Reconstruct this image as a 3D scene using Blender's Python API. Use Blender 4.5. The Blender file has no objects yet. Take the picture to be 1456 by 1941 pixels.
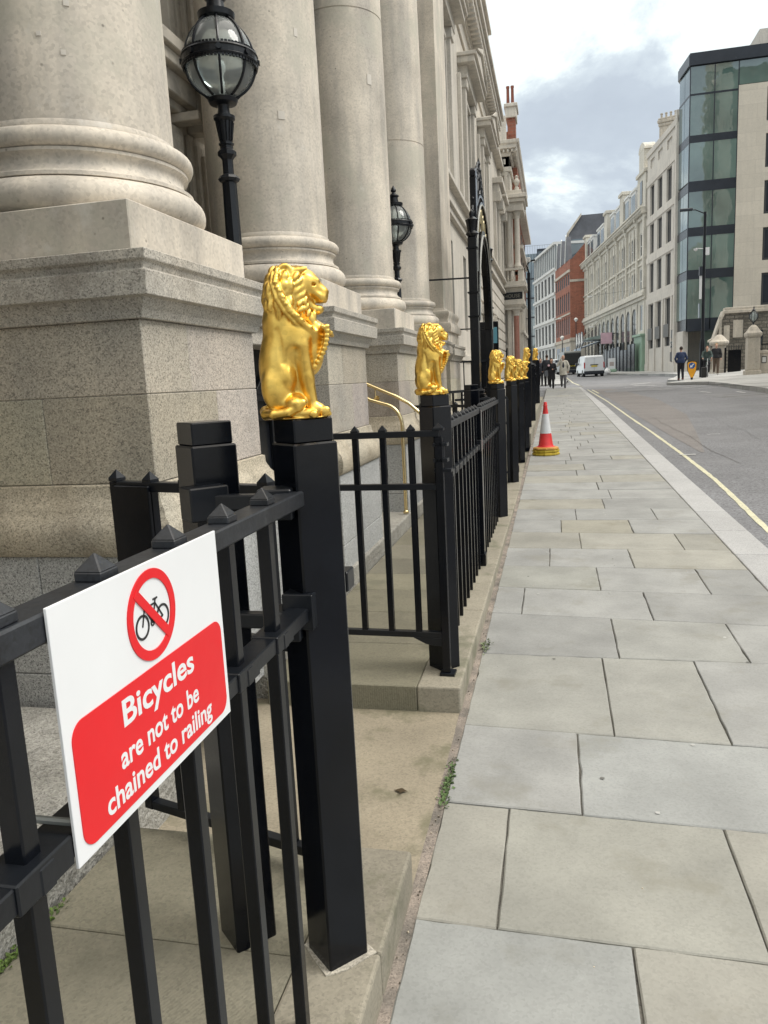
import bpy, bmesh, math, random
import numpy as np
from mathutils import Vector, Matrix
R = math.radians
random.seed(7); rng = np.random.default_rng(7)
sc = bpy.context.scene
col = sc.collection

# ---------------------------------------------------------------- camera
cam = bpy.data.cameras.new('camera'); co = bpy.data.objects.new('camera', cam); col.objects.link(co)
cam.sensor_fit = 'HORIZONTAL'; cam.sensor_width = 36.0; cam.lens = 36.0 * 1440 / 1456
cam.clip_start = 0.05; cam.clip_end = 3000
m = Matrix(((0.9753869, 0.01148527, 0.22020102, 0), (0.21484864, 0.17514835, -0.96081378, 0),
            (-0.04960305, 0.98447506, 0.16836981, 1.5), (0, 0, 0, 1)))
co.matrix_world = m
sc.camera = co
# ---------------------------------------------------------------- view
sc.view_settings.view_transform = 'Standard'; sc.view_settings.look = 'None'
sc.view_settings.gamma = 1; sc.view_settings.exposure = 0.55
# ---------------------------------------------------------------- sky
SUN_EL, SUN_AZ = 50, 85      # azimuth clockwise from +Y
w = bpy.data.worlds.new('World'); sc.world = w; w.use_nodes = True
nt = w.node_tree; nt.nodes.clear()
def N(nt, t, **k):
    n = nt.nodes.new(t)
    for a, v in k.items():
        if a.startswith('i_'): n.inputs[a[2:].replace('_', ' ')].default_value = v
        else: setattr(n, a, v)
    return n
def L(nt, a, b): nt.links.new(a, b)
def math_n(nt, op, a, b=None, c=None, clamp=False):
    n = nt.nodes.new('ShaderNodeMath'); n.operation = op; n.use_clamp = clamp
    for i, v in enumerate((a, b, c)):
        if v is None: continue
        if isinstance(v, (int, float)): n.inputs[i].default_value = v
        else: nt.links.new(v, n.inputs[i])
    return n.outputs[0]
def mixc(nt, f, a, b, blend='MIX'):
    n = nt.nodes.new('ShaderNodeMix'); n.data_type = 'RGBA'; n.blend_type = blend
    for s, v in ((n.inputs[0], f), (n.inputs[6], a), (n.inputs[7], b)):
        if isinstance(v, (int, float)): s.default_value = v
        elif isinstance(v, (tuple, list)): s.default_value = (*v[:3], 1)
        else: nt.links.new(v, s)
    return n.outputs[2]
def ramp(nt, f, stops):
    n = nt.nodes.new('ShaderNodeValToRGB')
    e = n.color_ramp.elements
    while len(e) > 1: e.remove(e[0])
    e[0].position = stops[0][0]; e[0].color = (*stops[0][1], 1)
    for p, c in stops[1:]:
        q = e.new(p); q.color = (*c, 1)
    nt.links.new(f, n.inputs[0]); return n.outputs[0]
sky = N(nt, 'ShaderNodeTexSky', sky_type='NISHITA', sun_disc=False, sun_elevation=R(SUN_EL), sun_rotation=R(SUN_AZ), altitude=50, air_density=1.0, dust_density=2.0)
tc = N(nt, 'ShaderNodeTexCoord')
sep = N(nt, 'ShaderNodeSeparateXYZ'); L(nt, tc.outputs['Generated'], sep.inputs[0])
zz = math_n(nt, 'MAXIMUM', sep.outputs[2], 0.0)
den = math_n(nt, 'ADD', zz, 0.55)
cx_ = math_n(nt, 'DIVIDE', sep.outputs[0], den); cy_ = math_n(nt, 'DIVIDE', sep.outputs[1], den)
cmb = N(nt, 'ShaderNodeCombineXYZ'); L(nt, cx_, cmb.inputs[0]); L(nt, cy_, cmb.inputs[1]); cmb.inputs[2].default_value = 0.4
n1 = N(nt, 'ShaderNodeTexNoise'); n1.inputs['Scale'].default_value = 2.6; n1.inputs['Detail'].default_value = 9; n1.inputs['Roughness'].default_value = .62; n1.inputs['Distortion'].default_value = .25
L(nt, cmb.outputs[0], n1.inputs['Vector'])
n2 = N(nt, 'ShaderNodeTexNoise'); n2.inputs['Scale'].default_value = 9.0; n2.inputs['Detail'].default_value = 7
L(nt, cmb.outputs[0], n2.inputs['Vector'])
cf = math_n(nt, 'ADD', math_n(nt, 'MULTIPLY', n1.outputs[0], .8), math_n(nt, 'MULTIPLY', n2.outputs[0], .2))
elv = ramp(nt, zz, [(0.0, (.50, 0, 0)), (.12, (.55, 0, 0)), (.27, (.56, 0, 0)), (.36, (.47, 0, 0)), (.6, (.47, 0, 0))])
sre = N(nt, 'ShaderNodeSeparateColor'); L(nt, elv, sre.inputs[0])
cf = math_n(nt, 'ADD', cf, math_n(nt, 'SUBTRACT', sre.outputs[0], .5))
# brighter towards the zenith, as an overcast sky is
zen = math_n(nt, 'ADD', 1.0, math_n(nt, 'MULTIPLY', math_n(nt, 'POWER', math_n(nt, 'MULTIPLY', math_n(nt, 'MAXIMUM', math_n(nt, 'SUBTRACT', zz, .45), 0.0), 1.6), 1.2), 2.6))
cl = ramp(nt, cf, [(.34, (8.9, 9.6, 9.5)), (.485, (8.5, 9.3, 9.3)), (.522, (6.0, 6.7, 7.2)), (.57, (4.9, 5.5, 6.15)), (.75, (4.0, 4.5, 5.2))])
warm = mixc(nt, math_n(nt, 'MULTIPLY', math_n(nt, 'MAXIMUM', math_n(nt, 'SUBTRACT', zz, .5), 0.0), 3.0, clamp=True), cl, (8.4, 7.9, 7.1))
clz = N(nt, 'ShaderNodeVectorMath', operation='SCALE'); L(nt, warm, clz.inputs[0]); L(nt, math_n(nt, 'MULTIPLY', zen, .86), clz.inputs[3])
skm = mixc(nt, 0.93, sky.outputs[0], clz.outputs[0])
bg = N(nt, 'ShaderNodeBackground'); bg.inputs[1].default_value = 0.1
L(nt, skm, bg.inputs[0]); wo = N(nt, 'ShaderNodeOutputWorld'); L(nt, bg.outputs[0], wo.inputs[0])
# ---------------------------------------------------------------- sun (soft, behind cloud)
sl = bpy.data.lights.new('sun', 'SUN'); so = bpy.data.objects.new('sun', sl); col.objects.link(so)
sl.energy = 1.5; sl.angle = R(25); sl.color = (1.0, .965, .91)
d = Vector((math.sin(R(SUN_AZ)) * math.cos(R(SUN_EL)), math.cos(R(SUN_AZ)) * math.cos(R(SUN_EL)), math.sin(R(SUN_EL))))
so.rotation_euler = d.to_track_quat('Z', 'Y').to_euler(); so.location = (0, 0, 60)

# ================================================================ materials
MATS = {}
def mat(name, base, rough=.6, metal=0.0, var=.12, vs=2.0, fine=.0, fs=90, bump=0.0, bs=60, bd=.004, streak=0.0, tint=True,
        stain=None, stain2=None, spec=.5, ribs=0.0, brick=None, warm=None, coat=0.0, pits=0.0, obj=False):
    """Solid procedural surface: large and fine variation, streaks, stains and relief, all fixed to the thing."""
    if name in MATS: return MATS[name]
    mt = bpy.data.materials.new(name); mt.use_nodes = True; nt = mt.node_tree; nt.nodes.clear()
    out = N(nt, 'ShaderNodeOutputMaterial'); b = N(nt, 'ShaderNodeBsdfPrincipled'); L(nt, b.outputs[0], out.inputs[0])
    if obj:
        tcn = N(nt, 'ShaderNodeTexCoord'); P = tcn.outputs['Object']
    else:
        g = N(nt, 'ShaderNodeNewGeometry'); P = g.outputs['Position']
    def noise(s, det=4, vec=P, rg=.55):
        n = N(nt, 'ShaderNodeTexNoise'); n.inputs['Scale'].default_value = s; n.inputs['Detail'].default_value = det; n.inputs['Roughness'].default_value = rg
        L(nt, vec, n.inputs['Vector']); return n.outputs[0]
    c = tuple(base)
    a = noise(vs, 5)
    lo = tuple(x * (1 - var) for x in base); hi = tuple(min(1, x * (1 + var)) for x in base)
    if warm: hi = tuple(warm)
    cur = ramp(nt, a, [(.3, lo), (.7, hi)])
    if fine > 0:
        vo = N(nt, 'ShaderNodeTexVoronoi'); vo.inputs['Scale'].default_value = fs * 1.5; L(nt, P, vo.inputs['Vector'])
        vs_ = N(nt, 'ShaderNodeSeparateColor'); L(nt, vo.outputs['Color'], vs_.inputs[0])
        cur = mixc(nt, 1.0, cur, ramp(nt, vs_.outputs[0], [(.0, (1 - fine * 1.25,) * 3), (.25, (1 - fine * .35,) * 3), (.6, (1.02,) * 3), (1.0, (1 + fine * .7,) * 3)]), 'MULTIPLY')
    if streak > 0:
        mp = N(nt, 'ShaderNodeMapping'); mp.inputs['Scale'].default_value = (5.0, 5.0, .55); L(nt, P, mp.inputs[0])
        s = noise(1.0, 5, mp.outputs[0])
        cur = mixc(nt, 1.0, cur, ramp(nt, s, [(.34, (1 - streak, 1 - streak * .95, 1 - streak * .85)), (.56, (1, 1, 1))]), 'MULTIPLY')
    if stain:
        s = noise(stain[1], 6, rg=.65)
        cur = mixc(nt, ramp(nt, s, [(stain[2], (0, 0, 0)), (stain[2] + .12, (stain[3],) * 3)]), cur, stain[0])
    if stain2:
        s = noise(stain2[1], 6, rg=.7)
        cur = mixc(nt, ramp(nt, s, [(stain2[2], (0, 0, 0)), (stain2[2] + .1, (stain2[3],) * 3)]), cur, stain2[0])
    if pits > 0:
        v = N(nt, 'ShaderNodeTexVoronoi'); v.inputs['Scale'].default_value = 16; L(nt, P, v.inputs['Vector'])
        pn = math_n(nt, 'MULTIPLY', ramp(nt, v.outputs['Distance'], [(.05, (1, 1, 1)), (.12, (0, 0, 0))]), ramp(nt, noise(5, 2), [(.52, (0, 0, 0)), (.6, (pits,) * 3)]))
        cur = mixc(nt, pn, cur, tuple(x * .35 for x in base))
    hts = []
    if brick:
        # brick = (scale, w, h, mortar colour, mortar size, second colour)
        tcn2 = N(nt, 'ShaderNodeTexCoord'); sp = N(nt, 'ShaderNodeSeparateXYZ'); L(nt, tcn2.outputs['Object'], sp.inputs[0])
        cb = N(nt, 'ShaderNodeCombineXYZ'); L(nt, math_n(nt, 'ADD', sp.outputs[0], sp.outputs[1]), cb.inputs[0]); L(nt, sp.outputs[2], cb.inputs[1])
        bk = N(nt, 'ShaderNodeTexBrick'); L(nt, cb.outputs[0], bk.inputs['Vector'])
        bk.inputs['Scale'].default_value = 1; bk.inputs['Brick Width'].default_value = brick[0]; bk.inputs['Row Height'].default_value = brick[1]
        bk.inputs['Mortar Size'].default_value = brick[3]; bk.inputs['Mortar Smooth'].default_value = .2
        bv = brick[4] if len(brick) > 4 else .17; bk.inputs['Color1'].default_value = (1 - bv, 1 - bv, 1 - bv, 1); bk.inputs['Color2'].default_value = (1 + bv, 1 + bv, 1 + bv, 1)
        bk.inputs['Mortar'].default_value = (1, 1, 1, 1)
        cur = mixc(nt, 1.0, cur, bk.outputs[0], 'MULTIPLY')
        cur = mixc(nt, bk.outputs['Fac'], cur, brick[2])
    if tint:
        at = N(nt, 'ShaderNodeAttribute', attribute_name='tint'); cur = mixc(nt, 1.0, cur, at.outputs[0], 'MULTIPLY')
    L(nt, cur, b.inputs['Base Color'])
    b.inputs['Metallic'].default_value = metal
    b.inputs['Specular IOR Level'].default_value = spec
    if coat: b.inputs['Coat Weight'].default_value = coat; b.inputs['Coat Roughness'].default_value = .12
    rn = noise(vs * 4 + 3, 4)
    mr = N(nt, 'ShaderNodeMapRange'); mr.inputs[3].default_value = max(0.02, rough * .8); mr.inputs[4].default_value = min(1, rough * 1.2); L(nt, rn, mr.inputs[0])
    L(nt, mr.outputs[0], b.inputs['Roughness'])
    h = None
    if bump > 0: h = noise(bs, 4)
    if ribs > 0:
        mp = N(nt, 'ShaderNodeMapping'); mp.inputs['Rotation'].default_value = (0, 0, R(28)); L(nt, P, mp.inputs[0])
        wv = N(nt, 'ShaderNodeTexWave'); wv.inputs['Scale'].default_value = 34; wv.inputs['Distortion'].default_value = 3.0; wv.inputs['Detail'].default_value = 2; wv.inputs['Detail Scale'].default_value = 2
        L(nt, mp.outputs[0], wv.inputs['Vector'])
        rb = math_n(nt, 'MULTIPLY', wv.outputs[1], math_n(nt, 'MULTIPLY', noise(3, 2), ribs * 2))
        h = rb if h is None else math_n(nt, 'ADD', h, rb)
    if h is not None:
        bm_ = N(nt, 'ShaderNodeBump'); bm_.inputs['Strength'].default_value = max(bump, ribs * .6); bm_.inputs['Distance'].default_value = bd
        L(nt, h, bm_.inputs['Height']); L(nt, bm_.outputs[0], b.inputs['Normal'])
    MATS[name] = mt; return mt

def glass_mat(name, base, rough=.05, refl=.9, wav=0.0):
    if name in MATS: return MATS[name]
    mt = bpy.data.materials.new(name); mt.use_nodes = True; nt = mt.node_tree; b = nt.nodes['Principled BSDF']
    g = N(nt, 'ShaderNodeNewGeometry')
    n = N(nt, 'ShaderNodeTexNoise'); n.inputs['Scale'].default_value = .35; n.inputs['Detail'].default_value = 3; L(nt, g.outputs['Position'], n.inputs['Vector'])
    L(nt, ramp(nt, n.outputs[0], [(.35, tuple(x * .6 for x in base)), (.65, base)]), b.inputs['Base Color'])
    b.inputs['Roughness'].default_value = rough; b.inputs['IOR'].default_value = 1.5 + refl
    if wav:
        n2 = N(nt, 'ShaderNodeTexNoise'); n2.inputs['Scale'].default_value = .9; n2.inputs['Detail'].default_value = 2; L(nt, g.outputs['Position'], n2.inputs['Vector'])
        bp = N(nt, 'ShaderNodeBump'); bp.inputs['Strength'].default_value = wav; bp.inputs['Distance'].default_value = .05; L(nt, n2.outputs[0], bp.inputs['Height']); L(nt, bp.outputs[0], b.inputs['Normal'])
    MATS[name] = mt; return mt

def clear_glass(name, tintc=(.86, .93, .92)):
    if name in MATS: return MATS[name]
    mt = bpy.data.materials.new(name); mt.use_nodes = True; nt = mt.node_tree; nt.nodes.clear()
    out = N(nt, 'ShaderNodeOutputMaterial'); tr = N(nt, 'ShaderNodeBsdfTransparent'); tr.inputs[0].default_value = (*tintc, 1)
    gl = N(nt, 'ShaderNodeBsdfGlossy'); gl.inputs['Roughness'].default_value = .05
    df = N(nt, 'ShaderNodeBsdfTranslucent'); df.inputs[0].default_value = (.8, .84, .83, 1)
    fr = N(nt, 'ShaderNodeFresnel'); fr.inputs[0].default_value = 1.5
    d2 = N(nt, 'ShaderNodeBsdfDiffuse'); d2.inputs[0].default_value = (.8, .84, .83, 1); ma = N(nt, 'ShaderNodeMixShader'); L(nt, df.outputs[0], ma.inputs[1]); L(nt, d2.outputs[0], ma.inputs[2])
    m0 = N(nt, 'ShaderNodeMixShader'); m0.inputs[0].default_value = .30; L(nt, tr.outputs[0], m0.inputs[1]); L(nt, ma.outputs[0], m0.inputs[2])
    m1 = N(nt, 'ShaderNodeMixShader'); L(nt, fr.outputs[0], m1.inputs[0]); L(nt, m0.outputs[0], m1.inputs[1]); L(nt, gl.outputs[0], m1.inputs[2]); L(nt, m1.outputs[0], out.inputs[0])
    MATS[name] = mt; return mt

def emit_mat(name, c, s):
    mt = bpy.data.materials.new(name); mt.use_nodes = True; b = mt.node_tree.nodes['Principled BSDF']
    b.inputs['Base Color'].default_value = (*c, 1); b.inputs['Emission Color'].default_value = (*c, 1); b.inputs['Emission Strength'].default_value = s
    return mt

LIME = mat('portland stone', (.54, .50, .43), .75, var=.13, vs=1.3, fine=.10, fs=70, bump=.12, bs=45, streak=.14, stain=((.30, .26, .215), 2.3, .60, .45), pits=.7)
LIMEC = mat('weathered column stone', (.585, .525, .44), .75, var=.17, vs=2.4, fine=.12, fs=55, bump=.2, bs=38, streak=.30, stain=((.45, .43, .355), 1.5, .51, .7), stain2=((.60, .57, .52), 4.5, .62, .6), pits=1.0)
LIMEF = mat('facade stone', (.55, .51, .445), .8, var=.12, vs=.8, fine=.08, fs=22, bump=.1, bs=20, streak=.2)
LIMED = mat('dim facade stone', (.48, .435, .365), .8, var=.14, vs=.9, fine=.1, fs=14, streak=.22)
GRAN = mat('silver granite', (.47, .445, .395), .65, var=.16, vs=1.9, fine=.42, fs=130, bump=.3, bs=140, bd=.002, streak=.14, stain=((.20, .175, .14), 2.4, .57, .5), stain2=((.52, .41, .27), 1.7, .60, .4), warm=(.52, .47, .395))
GRANG = mat('grey granite', (.40, .405, .40), .7, var=.08, vs=2.0, fine=.55, fs=150, bump=.3, bs=160, bd=.002)
GRANR = mat('rough granite', (.34, .33, .30), .85, var=.2, vs=6, fine=.35, fs=120, bump=1.0, bs=35, bd=.02)
YORKF = mat('flagstone', (.27, .272, .262), .72, var=.16, vs=2.9, fine=.07, fs=90, bump=.35, bs=14, bd=.004, stain=((.205, .20, .175), 2.6, .55, .6), stain2=((.37, .37, .36), 9, .63, .35))
YORKT = mat('tooled step stone', (.205, .19, .145), .85, var=.16, vs=2.2, fine=.14, fs=90, bump=.25, bs=60, ribs=.45, stain=((.12, .115, .085), 2.6, .54, .6))
YORKS = mat('worn step stone', (.26, .237, .19), .8, var=.16, vs=2.4, fine=.16, fs=100, bump=.3, bs=50, stain=((.125, .125, .082), 3.5, .53, .75), stain2=((.36, .33, .27), 5.5, .62, .5))
MORT = mat('mortar', (.17, .155, .135), .9, var=.3, vs=9, fine=.3, fs=150, bump=.6, bs=90, warm=(.31, .26, .22))
JOINT = mat('dirty joints', (.085, .08, .068), .95, var=.5, vs=7, fine=.3, fs=120, bump=.5, bs=90)
KERB = mat('kerb granite', (.36, .36, .355), .7, var=.07, vs=2.2, fine=.28, fs=150, bump=.2, bs=150, bd=.002)
ASPH = mat('asphalt', (.165, .167, .176), .85, var=.14, vs=.6, fine=.42, fs=42, bump=.45, bs=60, bd=.006, tint=False, stain=((.185, .187, .195), .35, .5, .6))
ASPHR = mat('reddish asphalt', (.178, .166, .160), .85, var=.12, vs=.8, fine=.3, fs=60, bump=.3, bs=60)
ASPHL = mat('patch asphalt', (.185, .186, .192), .85, var=.10, vs=.9, fine=.3, fs=60, bump=.3, bs=60)
PAVR = mat('distant paving', (.36, .36, .35), .8, var=.12, vs=.8, fine=.15, fs=30, brick=(1.1, .6, (.2, .2, .19), .02))
YEL = mat('yellow road paint', (.54, .52, .37), .7, var=.12, vs=8, fine=.3, fs=90, stain=((.16, .155, .13), 22, .62, .8))
WHT = mat('white road paint', (.55, .55, .54), .7, var=.15, vs=6, fine=.3, fs=60, stain=((.18, .18, .18), 9, .55, .7))
BLK = mat('black gloss paint', (.0035, .0045, .007), .18, var=.3, vs=7, fine=.2, fs=200, bump=.14, bs=22, bd=.002, spec=.28)
BLKW = mat('worn black paint', (.015, .017, .021), .42, var=.4, vs=14, fine=.3, fs=160, bump=.25, bs=60, bd=.002, stain=((.08, .085, .085), 24, .62, .5))
BLKM = mat('matt black iron', (.007, .0085, .0115), .34, spec=.33, var=.3, vs=9, bump=.2, bs=50, bd=.002)
GOLD = mat('gold leaf', (.82, .51, .105), .35, 1.0, var=.08, vs=14, fine=.06, fs=70, bump=.16, bs=60, bd=.004, warm=(.88, .59, .15), stain=((.62, .29, .025), 9, .58, .6), obj=True)
BRASS = mat('polished brass', (.74, .60, .33), .2, 1.0, var=.06, vs=9)
PW = mat('white sign enamel', (.74, .75, .76), .35, var=.02, vs=9, tint=True, spec=.5, stain=((.55, .55, .54), 14, .70, .5))
PR = mat('red sign enamel', (.70, .006, .012), .4, var=.03, vs=9)
PK = mat('black sign ink', (.012, .012, .013), .4, var=.05)
STEEL = mat('galvanised steel', (.20, .21, .20), .5, .4, var=.2, vs=12, stain=((.23, .10, .03), 18, .64, .9))
WINF = mat('white window frame', (.62, .62, .60), .5, var=.05)
WIND = mat('dark window frame', (.035, .038, .042), .4, var=.1)
GLD = glass_mat('dark window glass', (.030, .036, .045), .06, .15, .1)
GLS = glass_mat('sky window glass', (.10, .13, .15), .05, .5, .1)
GLG = glass_mat('green curtain glass', (.12, .19, .17), .02, 1.0, .16)
GLB = glass_mat('pale curtain glass', (.14, .21, .23), .03, 1.3, .2)
GLC = clear_glass('lantern glass')
SPAN = mat('black spandrel', (.022, .027, .036), .25, var=.15, vs=1)
BUFF = mat('buff limestone cladding', (.53, .485, .41), .8, var=.05, vs=.8, fine=.04, fs=10, streak=.06, brick=(2.4, .9, (.44, .40, .34), .012, .05))
CREAM = mat('cream stucco stone', (.56, .53, .46), .8, var=.10, vs=.5, fine=.08, fs=8, streak=.2)
GRID = mat('pale frame stone', (.54, .505, .45), .8, var=.08, vs=.6, fine=.05, fs=8, streak=.16)
BRICK = mat('red brick', (.29, .10, .062), .85, var=.2, vs=.5, fine=.15, fs=6, brick=(.45, .15, (.25, .13, .09), .02), streak=.2)
WHB = mat('white render', (.60, .60, .58), .7, var=.05, vs=.6)
SLATE = mat('slate roof', (.09, .095, .11), .6, var=.2, vs=1.5)
RAG = mat('dark rubble stone', (.16, .145, .12), .9, var=.35, vs=1.6, fine=.3, fs=10, brick=(.55, .22, (.075, .07, .06), .03), bump=.6, bs=8, bd=.03)
REDG = mat('polished red granite', (.30, .14, .105), .3, var=.2, vs=3, fine=.2, fs=60)
CONR = mat('cone red plastic', (.62, .035, .035), .45, var=.12, vs=9)
CONW = mat('cone white sleeve', (.60, .61, .62), .4, var=.1, vs=12)
CONY = mat('cone yellow rubber', (.50, .36, .03), .6, var=.25, vs=12)
GREENP = mat('green painted timber', (.25, .36, .27), .5, var=.08)
SKIN = mat('skin', (.50, .30, .22), .5, var=.06)
SKIND = mat('darker skin', (.30, .17, .11), .5, var=.06)
def cloth(n, c): return mat(n, c, .85, var=.15, vs=9, fine=.1, fs=60)
WHV = mat('white van paint', (.62, .64, .66), .3, var=.02, spec=.5, coat=.3)
GRV = mat('grey van paint', (.10, .105, .10), .35, var=.05, coat=.3)
RUB = mat('tyre rubber', (.02, .02, .02), .8, var=.2)

# ================================================================ geometry helpers
def tag(o, label=None, cat=None, group=None, kind=None):
    if label: o['label'] = label
    if cat: o['category'] = cat
    if group: o['group'] = group
    if kind: o['kind'] = kind
    return o
def empty(name, loc=(0, 0, 0), rz=0.0, label=None, cat=None, group=None):
    o = bpy.data.objects.new(name, None); col.objects.link(o); o.location = loc; o.rotation_euler = (0, 0, rz)
    o.empty_display_size = .2
    return tag(o, label, cat, group)
class MB:
    def __init__(s):
        s.bm = bmesh.new(); s.cl = s.bm.loops.layers.float_color.new('tint'); s.t = (1, 1, 1, 1)
    def tint(s, *c): s.t = (*(c if len(c) == 3 else (c[0],) * 3), 1)
    def _face(s, vs):
        try: f = s.bm.faces.new(vs)
        except ValueError: return None
        for l in f.loops: l[s.cl] = s.t
        return f
    def poly(s, pts): return s._face([s.bm.verts.new(p) for p in pts])
    def box(s, x0, x1, y0, y1, z0, z1, M=None):
        p = [(x0, y0, z0), (x1, y0, z0), (x1, y1, z0), (x0, y1, z0), (x0, y0, z1), (x1, y0, z1), (x1, y1, z1), (x0, y1, z1)]
        v = [s.bm.verts.new(M @ Vector(q) if M else q) for q in p]
        for f in ((0, 3, 2, 1), (4, 5, 6, 7), (0, 1, 5, 4), (1, 2, 6, 5), (2, 3, 7, 6), (3, 0, 4, 7)): s._face([v[i] for i in f])
        return s
    def obox(s, c, sz, rz=0.0):
        M = Matrix.Translation(c) @ Matrix.Rotation(rz, 4, 'Z'); a, b, h = sz[0] / 2, sz[1] / 2, sz[2] / 2
        return s.box(-a, a, -b, b, -h, h, M)
    def beam(s, a, b, w, h, up=(0, 0, 1)):
        a = Vector(a); b = Vector(b); d = (b - a); ln = d.length; d.normalize(); up = Vector(up)
        if abs(d.dot(up)) > .98: up = Vector((0, 1, 0))
        x = d.cross(up).normalized(); u = x.cross(d)
        M = Matrix((( x[0], u[0], d[0], a[0]), (x[1], u[1], d[1], a[1]), (x[2], u[2], d[2], a[2]), (0, 0, 0, 1)))
        return s.box(-w / 2, w / 2, -h / 2, h / 2, 0, ln, M)
    def pyr(s, c, a, h, rz=0.0):
        M = Matrix.Translation(c) @ Matrix.Rotation(rz, 4, 'Z'); a /= 2
        v = [s.bm.verts.new(M @ Vector(q)) for q in ((-a, -a, 0), (a, -a, 0), (a, a, 0), (-a, a, 0), (0, 0, h))]
        for f in ((3, 2, 1, 0), (0, 1, 4), (1, 2, 4), (2, 3, 4), (3, 0, 4)): s._face([v[i] for i in f])
        return s
    def rings(s, rings, closed=False, caps=True):
        vs = [[s.bm.verts.new(p) for p in r] for r in rings]; n = len(vs[0])
        for i in range(len(vs) - 1 + (1 if closed else 0)):
            A, B = vs[i], vs[(i + 1) % len(vs)]
            for j in range(n): s._face([A[j], A[(j + 1) % n], B[(j + 1) % n], B[j]])
        if caps and not closed: s._face(list(reversed(vs[0]))); s._face(vs[-1])
        return s
    def tube(s, pts, r, n=8, closed=False, sq=False):
        pts = [Vector(p) for p in pts]; rr = r if isinstance(r, (list, tuple)) else [r] * len(pts); out = []
        up = Vector((0, 0, 1)); prev = None
        for i, p in enumerate(pts):
            if closed: d = pts[(i + 1) % len(pts)] - pts[i - 1]
            else: d = pts[min(i + 1, len(pts) - 1)] - pts[max(i - 1, 0)]
            d.normalize()
            if prev is None: x = d.cross(up) if abs(d.dot(up)) < .95 else d.cross(Vector((0, 1, 0)))
            else: x = prev - d * prev.dot(d)
            x.normalize(); prev = x; u = d.cross(x)
            out.append([p + (x * math.cos(a) + u * math.sin(a)) * rr[i] for a in [2 * math.pi * (k + .5) / n for k in range(n)]])
        return s.rings(out, closed)
    def lathe(s, prof, c=(0, 0, 0), n=24, a0=0.0, sx=1.0, caps=True):
        c = Vector(c)
        return s.rings([[c + Vector((max(r, 1e-4) * math.cos(a0 + 2 * math.pi * k / n) * sx, max(r, 1e-4) * math.sin(a0 + 2 * math.pi * k / n), z)) for k in range(n)] for r, z in prof], caps=caps)
    def prism(s, pts, axis, a, b):
        """extrude 2D polygon along axis ('x','y','z') between a and b"""
        def P(p, t):
            if axis == 'x': return (t, p[0], p[1])
            if axis == 'y': return (p[0], t, p[1])
            return (p[0], p[1], t)
        A = [s.bm.verts.new(P(p, a)) for p in pts]; B = [s.bm.verts.new(P(p, b)) for p in pts]; n = len(pts)
        s._face(list(reversed(A))); s._face(B)
        for i in range(n): s._face([A[i], A[(i + 1) % n], B[(i + 1) % n], B[i]])
        return s
    def moulding(s, prof, path, closed=False):
        """sweep profile [(out, z)] along a 2D path [(x,y)]; 'out' is to the right of travel; mitred corners"""
        n = len(path); rs = []
        for i in range(n):
            p = Vector(path[i])
            dirs = []
            if i > 0 or closed: dirs.append((p - Vector(path[i - 1])).normalized())
            if i < n - 1 or closed: dirs.append((Vector(path[(i + 1) % n]) - p).normalized())
            nr = [Vector((q.y, -q.x)) for q in dirs]
            if len(nr) == 2:
                mm = (nr[0] + nr[1]).normalized(); mm = mm / max(.3, mm.dot(nr[0]))
            else: mm = nr[0]
            rs.append([(p.x + mm.x * o, p.y + mm.y * o, z) for o, z in prof])
        vs = [[s.bm.verts.new(q) for q in r] for r in rs]; k = len(prof)
        for i in range(n - 1 + (1 if closed else 0)):
            A, B = vs[i], vs[(i + 1) % n]
            for j in range(k): s._face([A[j], A[(j + 1) % k], B[(j + 1) % k], B[j]])
        if not closed: s._face(vs[0]); s._face(list(reversed(vs[-1])))
        return s
    def build(s, name, mt, parent=None, bevel=0.0, smooth=False, seg=1, loc=None, ang=40):
        bmesh.ops.recalc_face_normals(s.bm, faces=s.bm.faces[:])
        me = bpy.data.meshes.new(name); s.bm.to_mesh(me); s.bm.free()
        me.materials.append(mt)
        o = bpy.data.objects.new(name, me); col.objects.link(o)
        if parent is not None: o.parent = parent
        if loc: o.location = loc
        if bevel:
            md = o.modifiers.new('bevel', 'BEVEL'); md.width = bevel; md.segments = seg; md.limit_method = 'ANGLE'; md.angle_limit = R(35)
        if smooth:
            for p in me.polygons: p.use_smooth = True
            try:
                me.set_sharp_from_angle(angle=R(ang))
            except Exception: pass
        return o
def copy_tree(o, parent=None):
    c = o.copy(); col.objects.link(c)
    if parent is not None: c.parent = parent
    for ch in list(o.children): copy_tree(ch, c)
    return c
def place(o, loc, rz, label, scale=None):
    o.location = loc; o.rotation_euler = (0, 0, rz); o['label'] = label
    if scale: o.scale = (scale,) * 3
    return o

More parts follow.
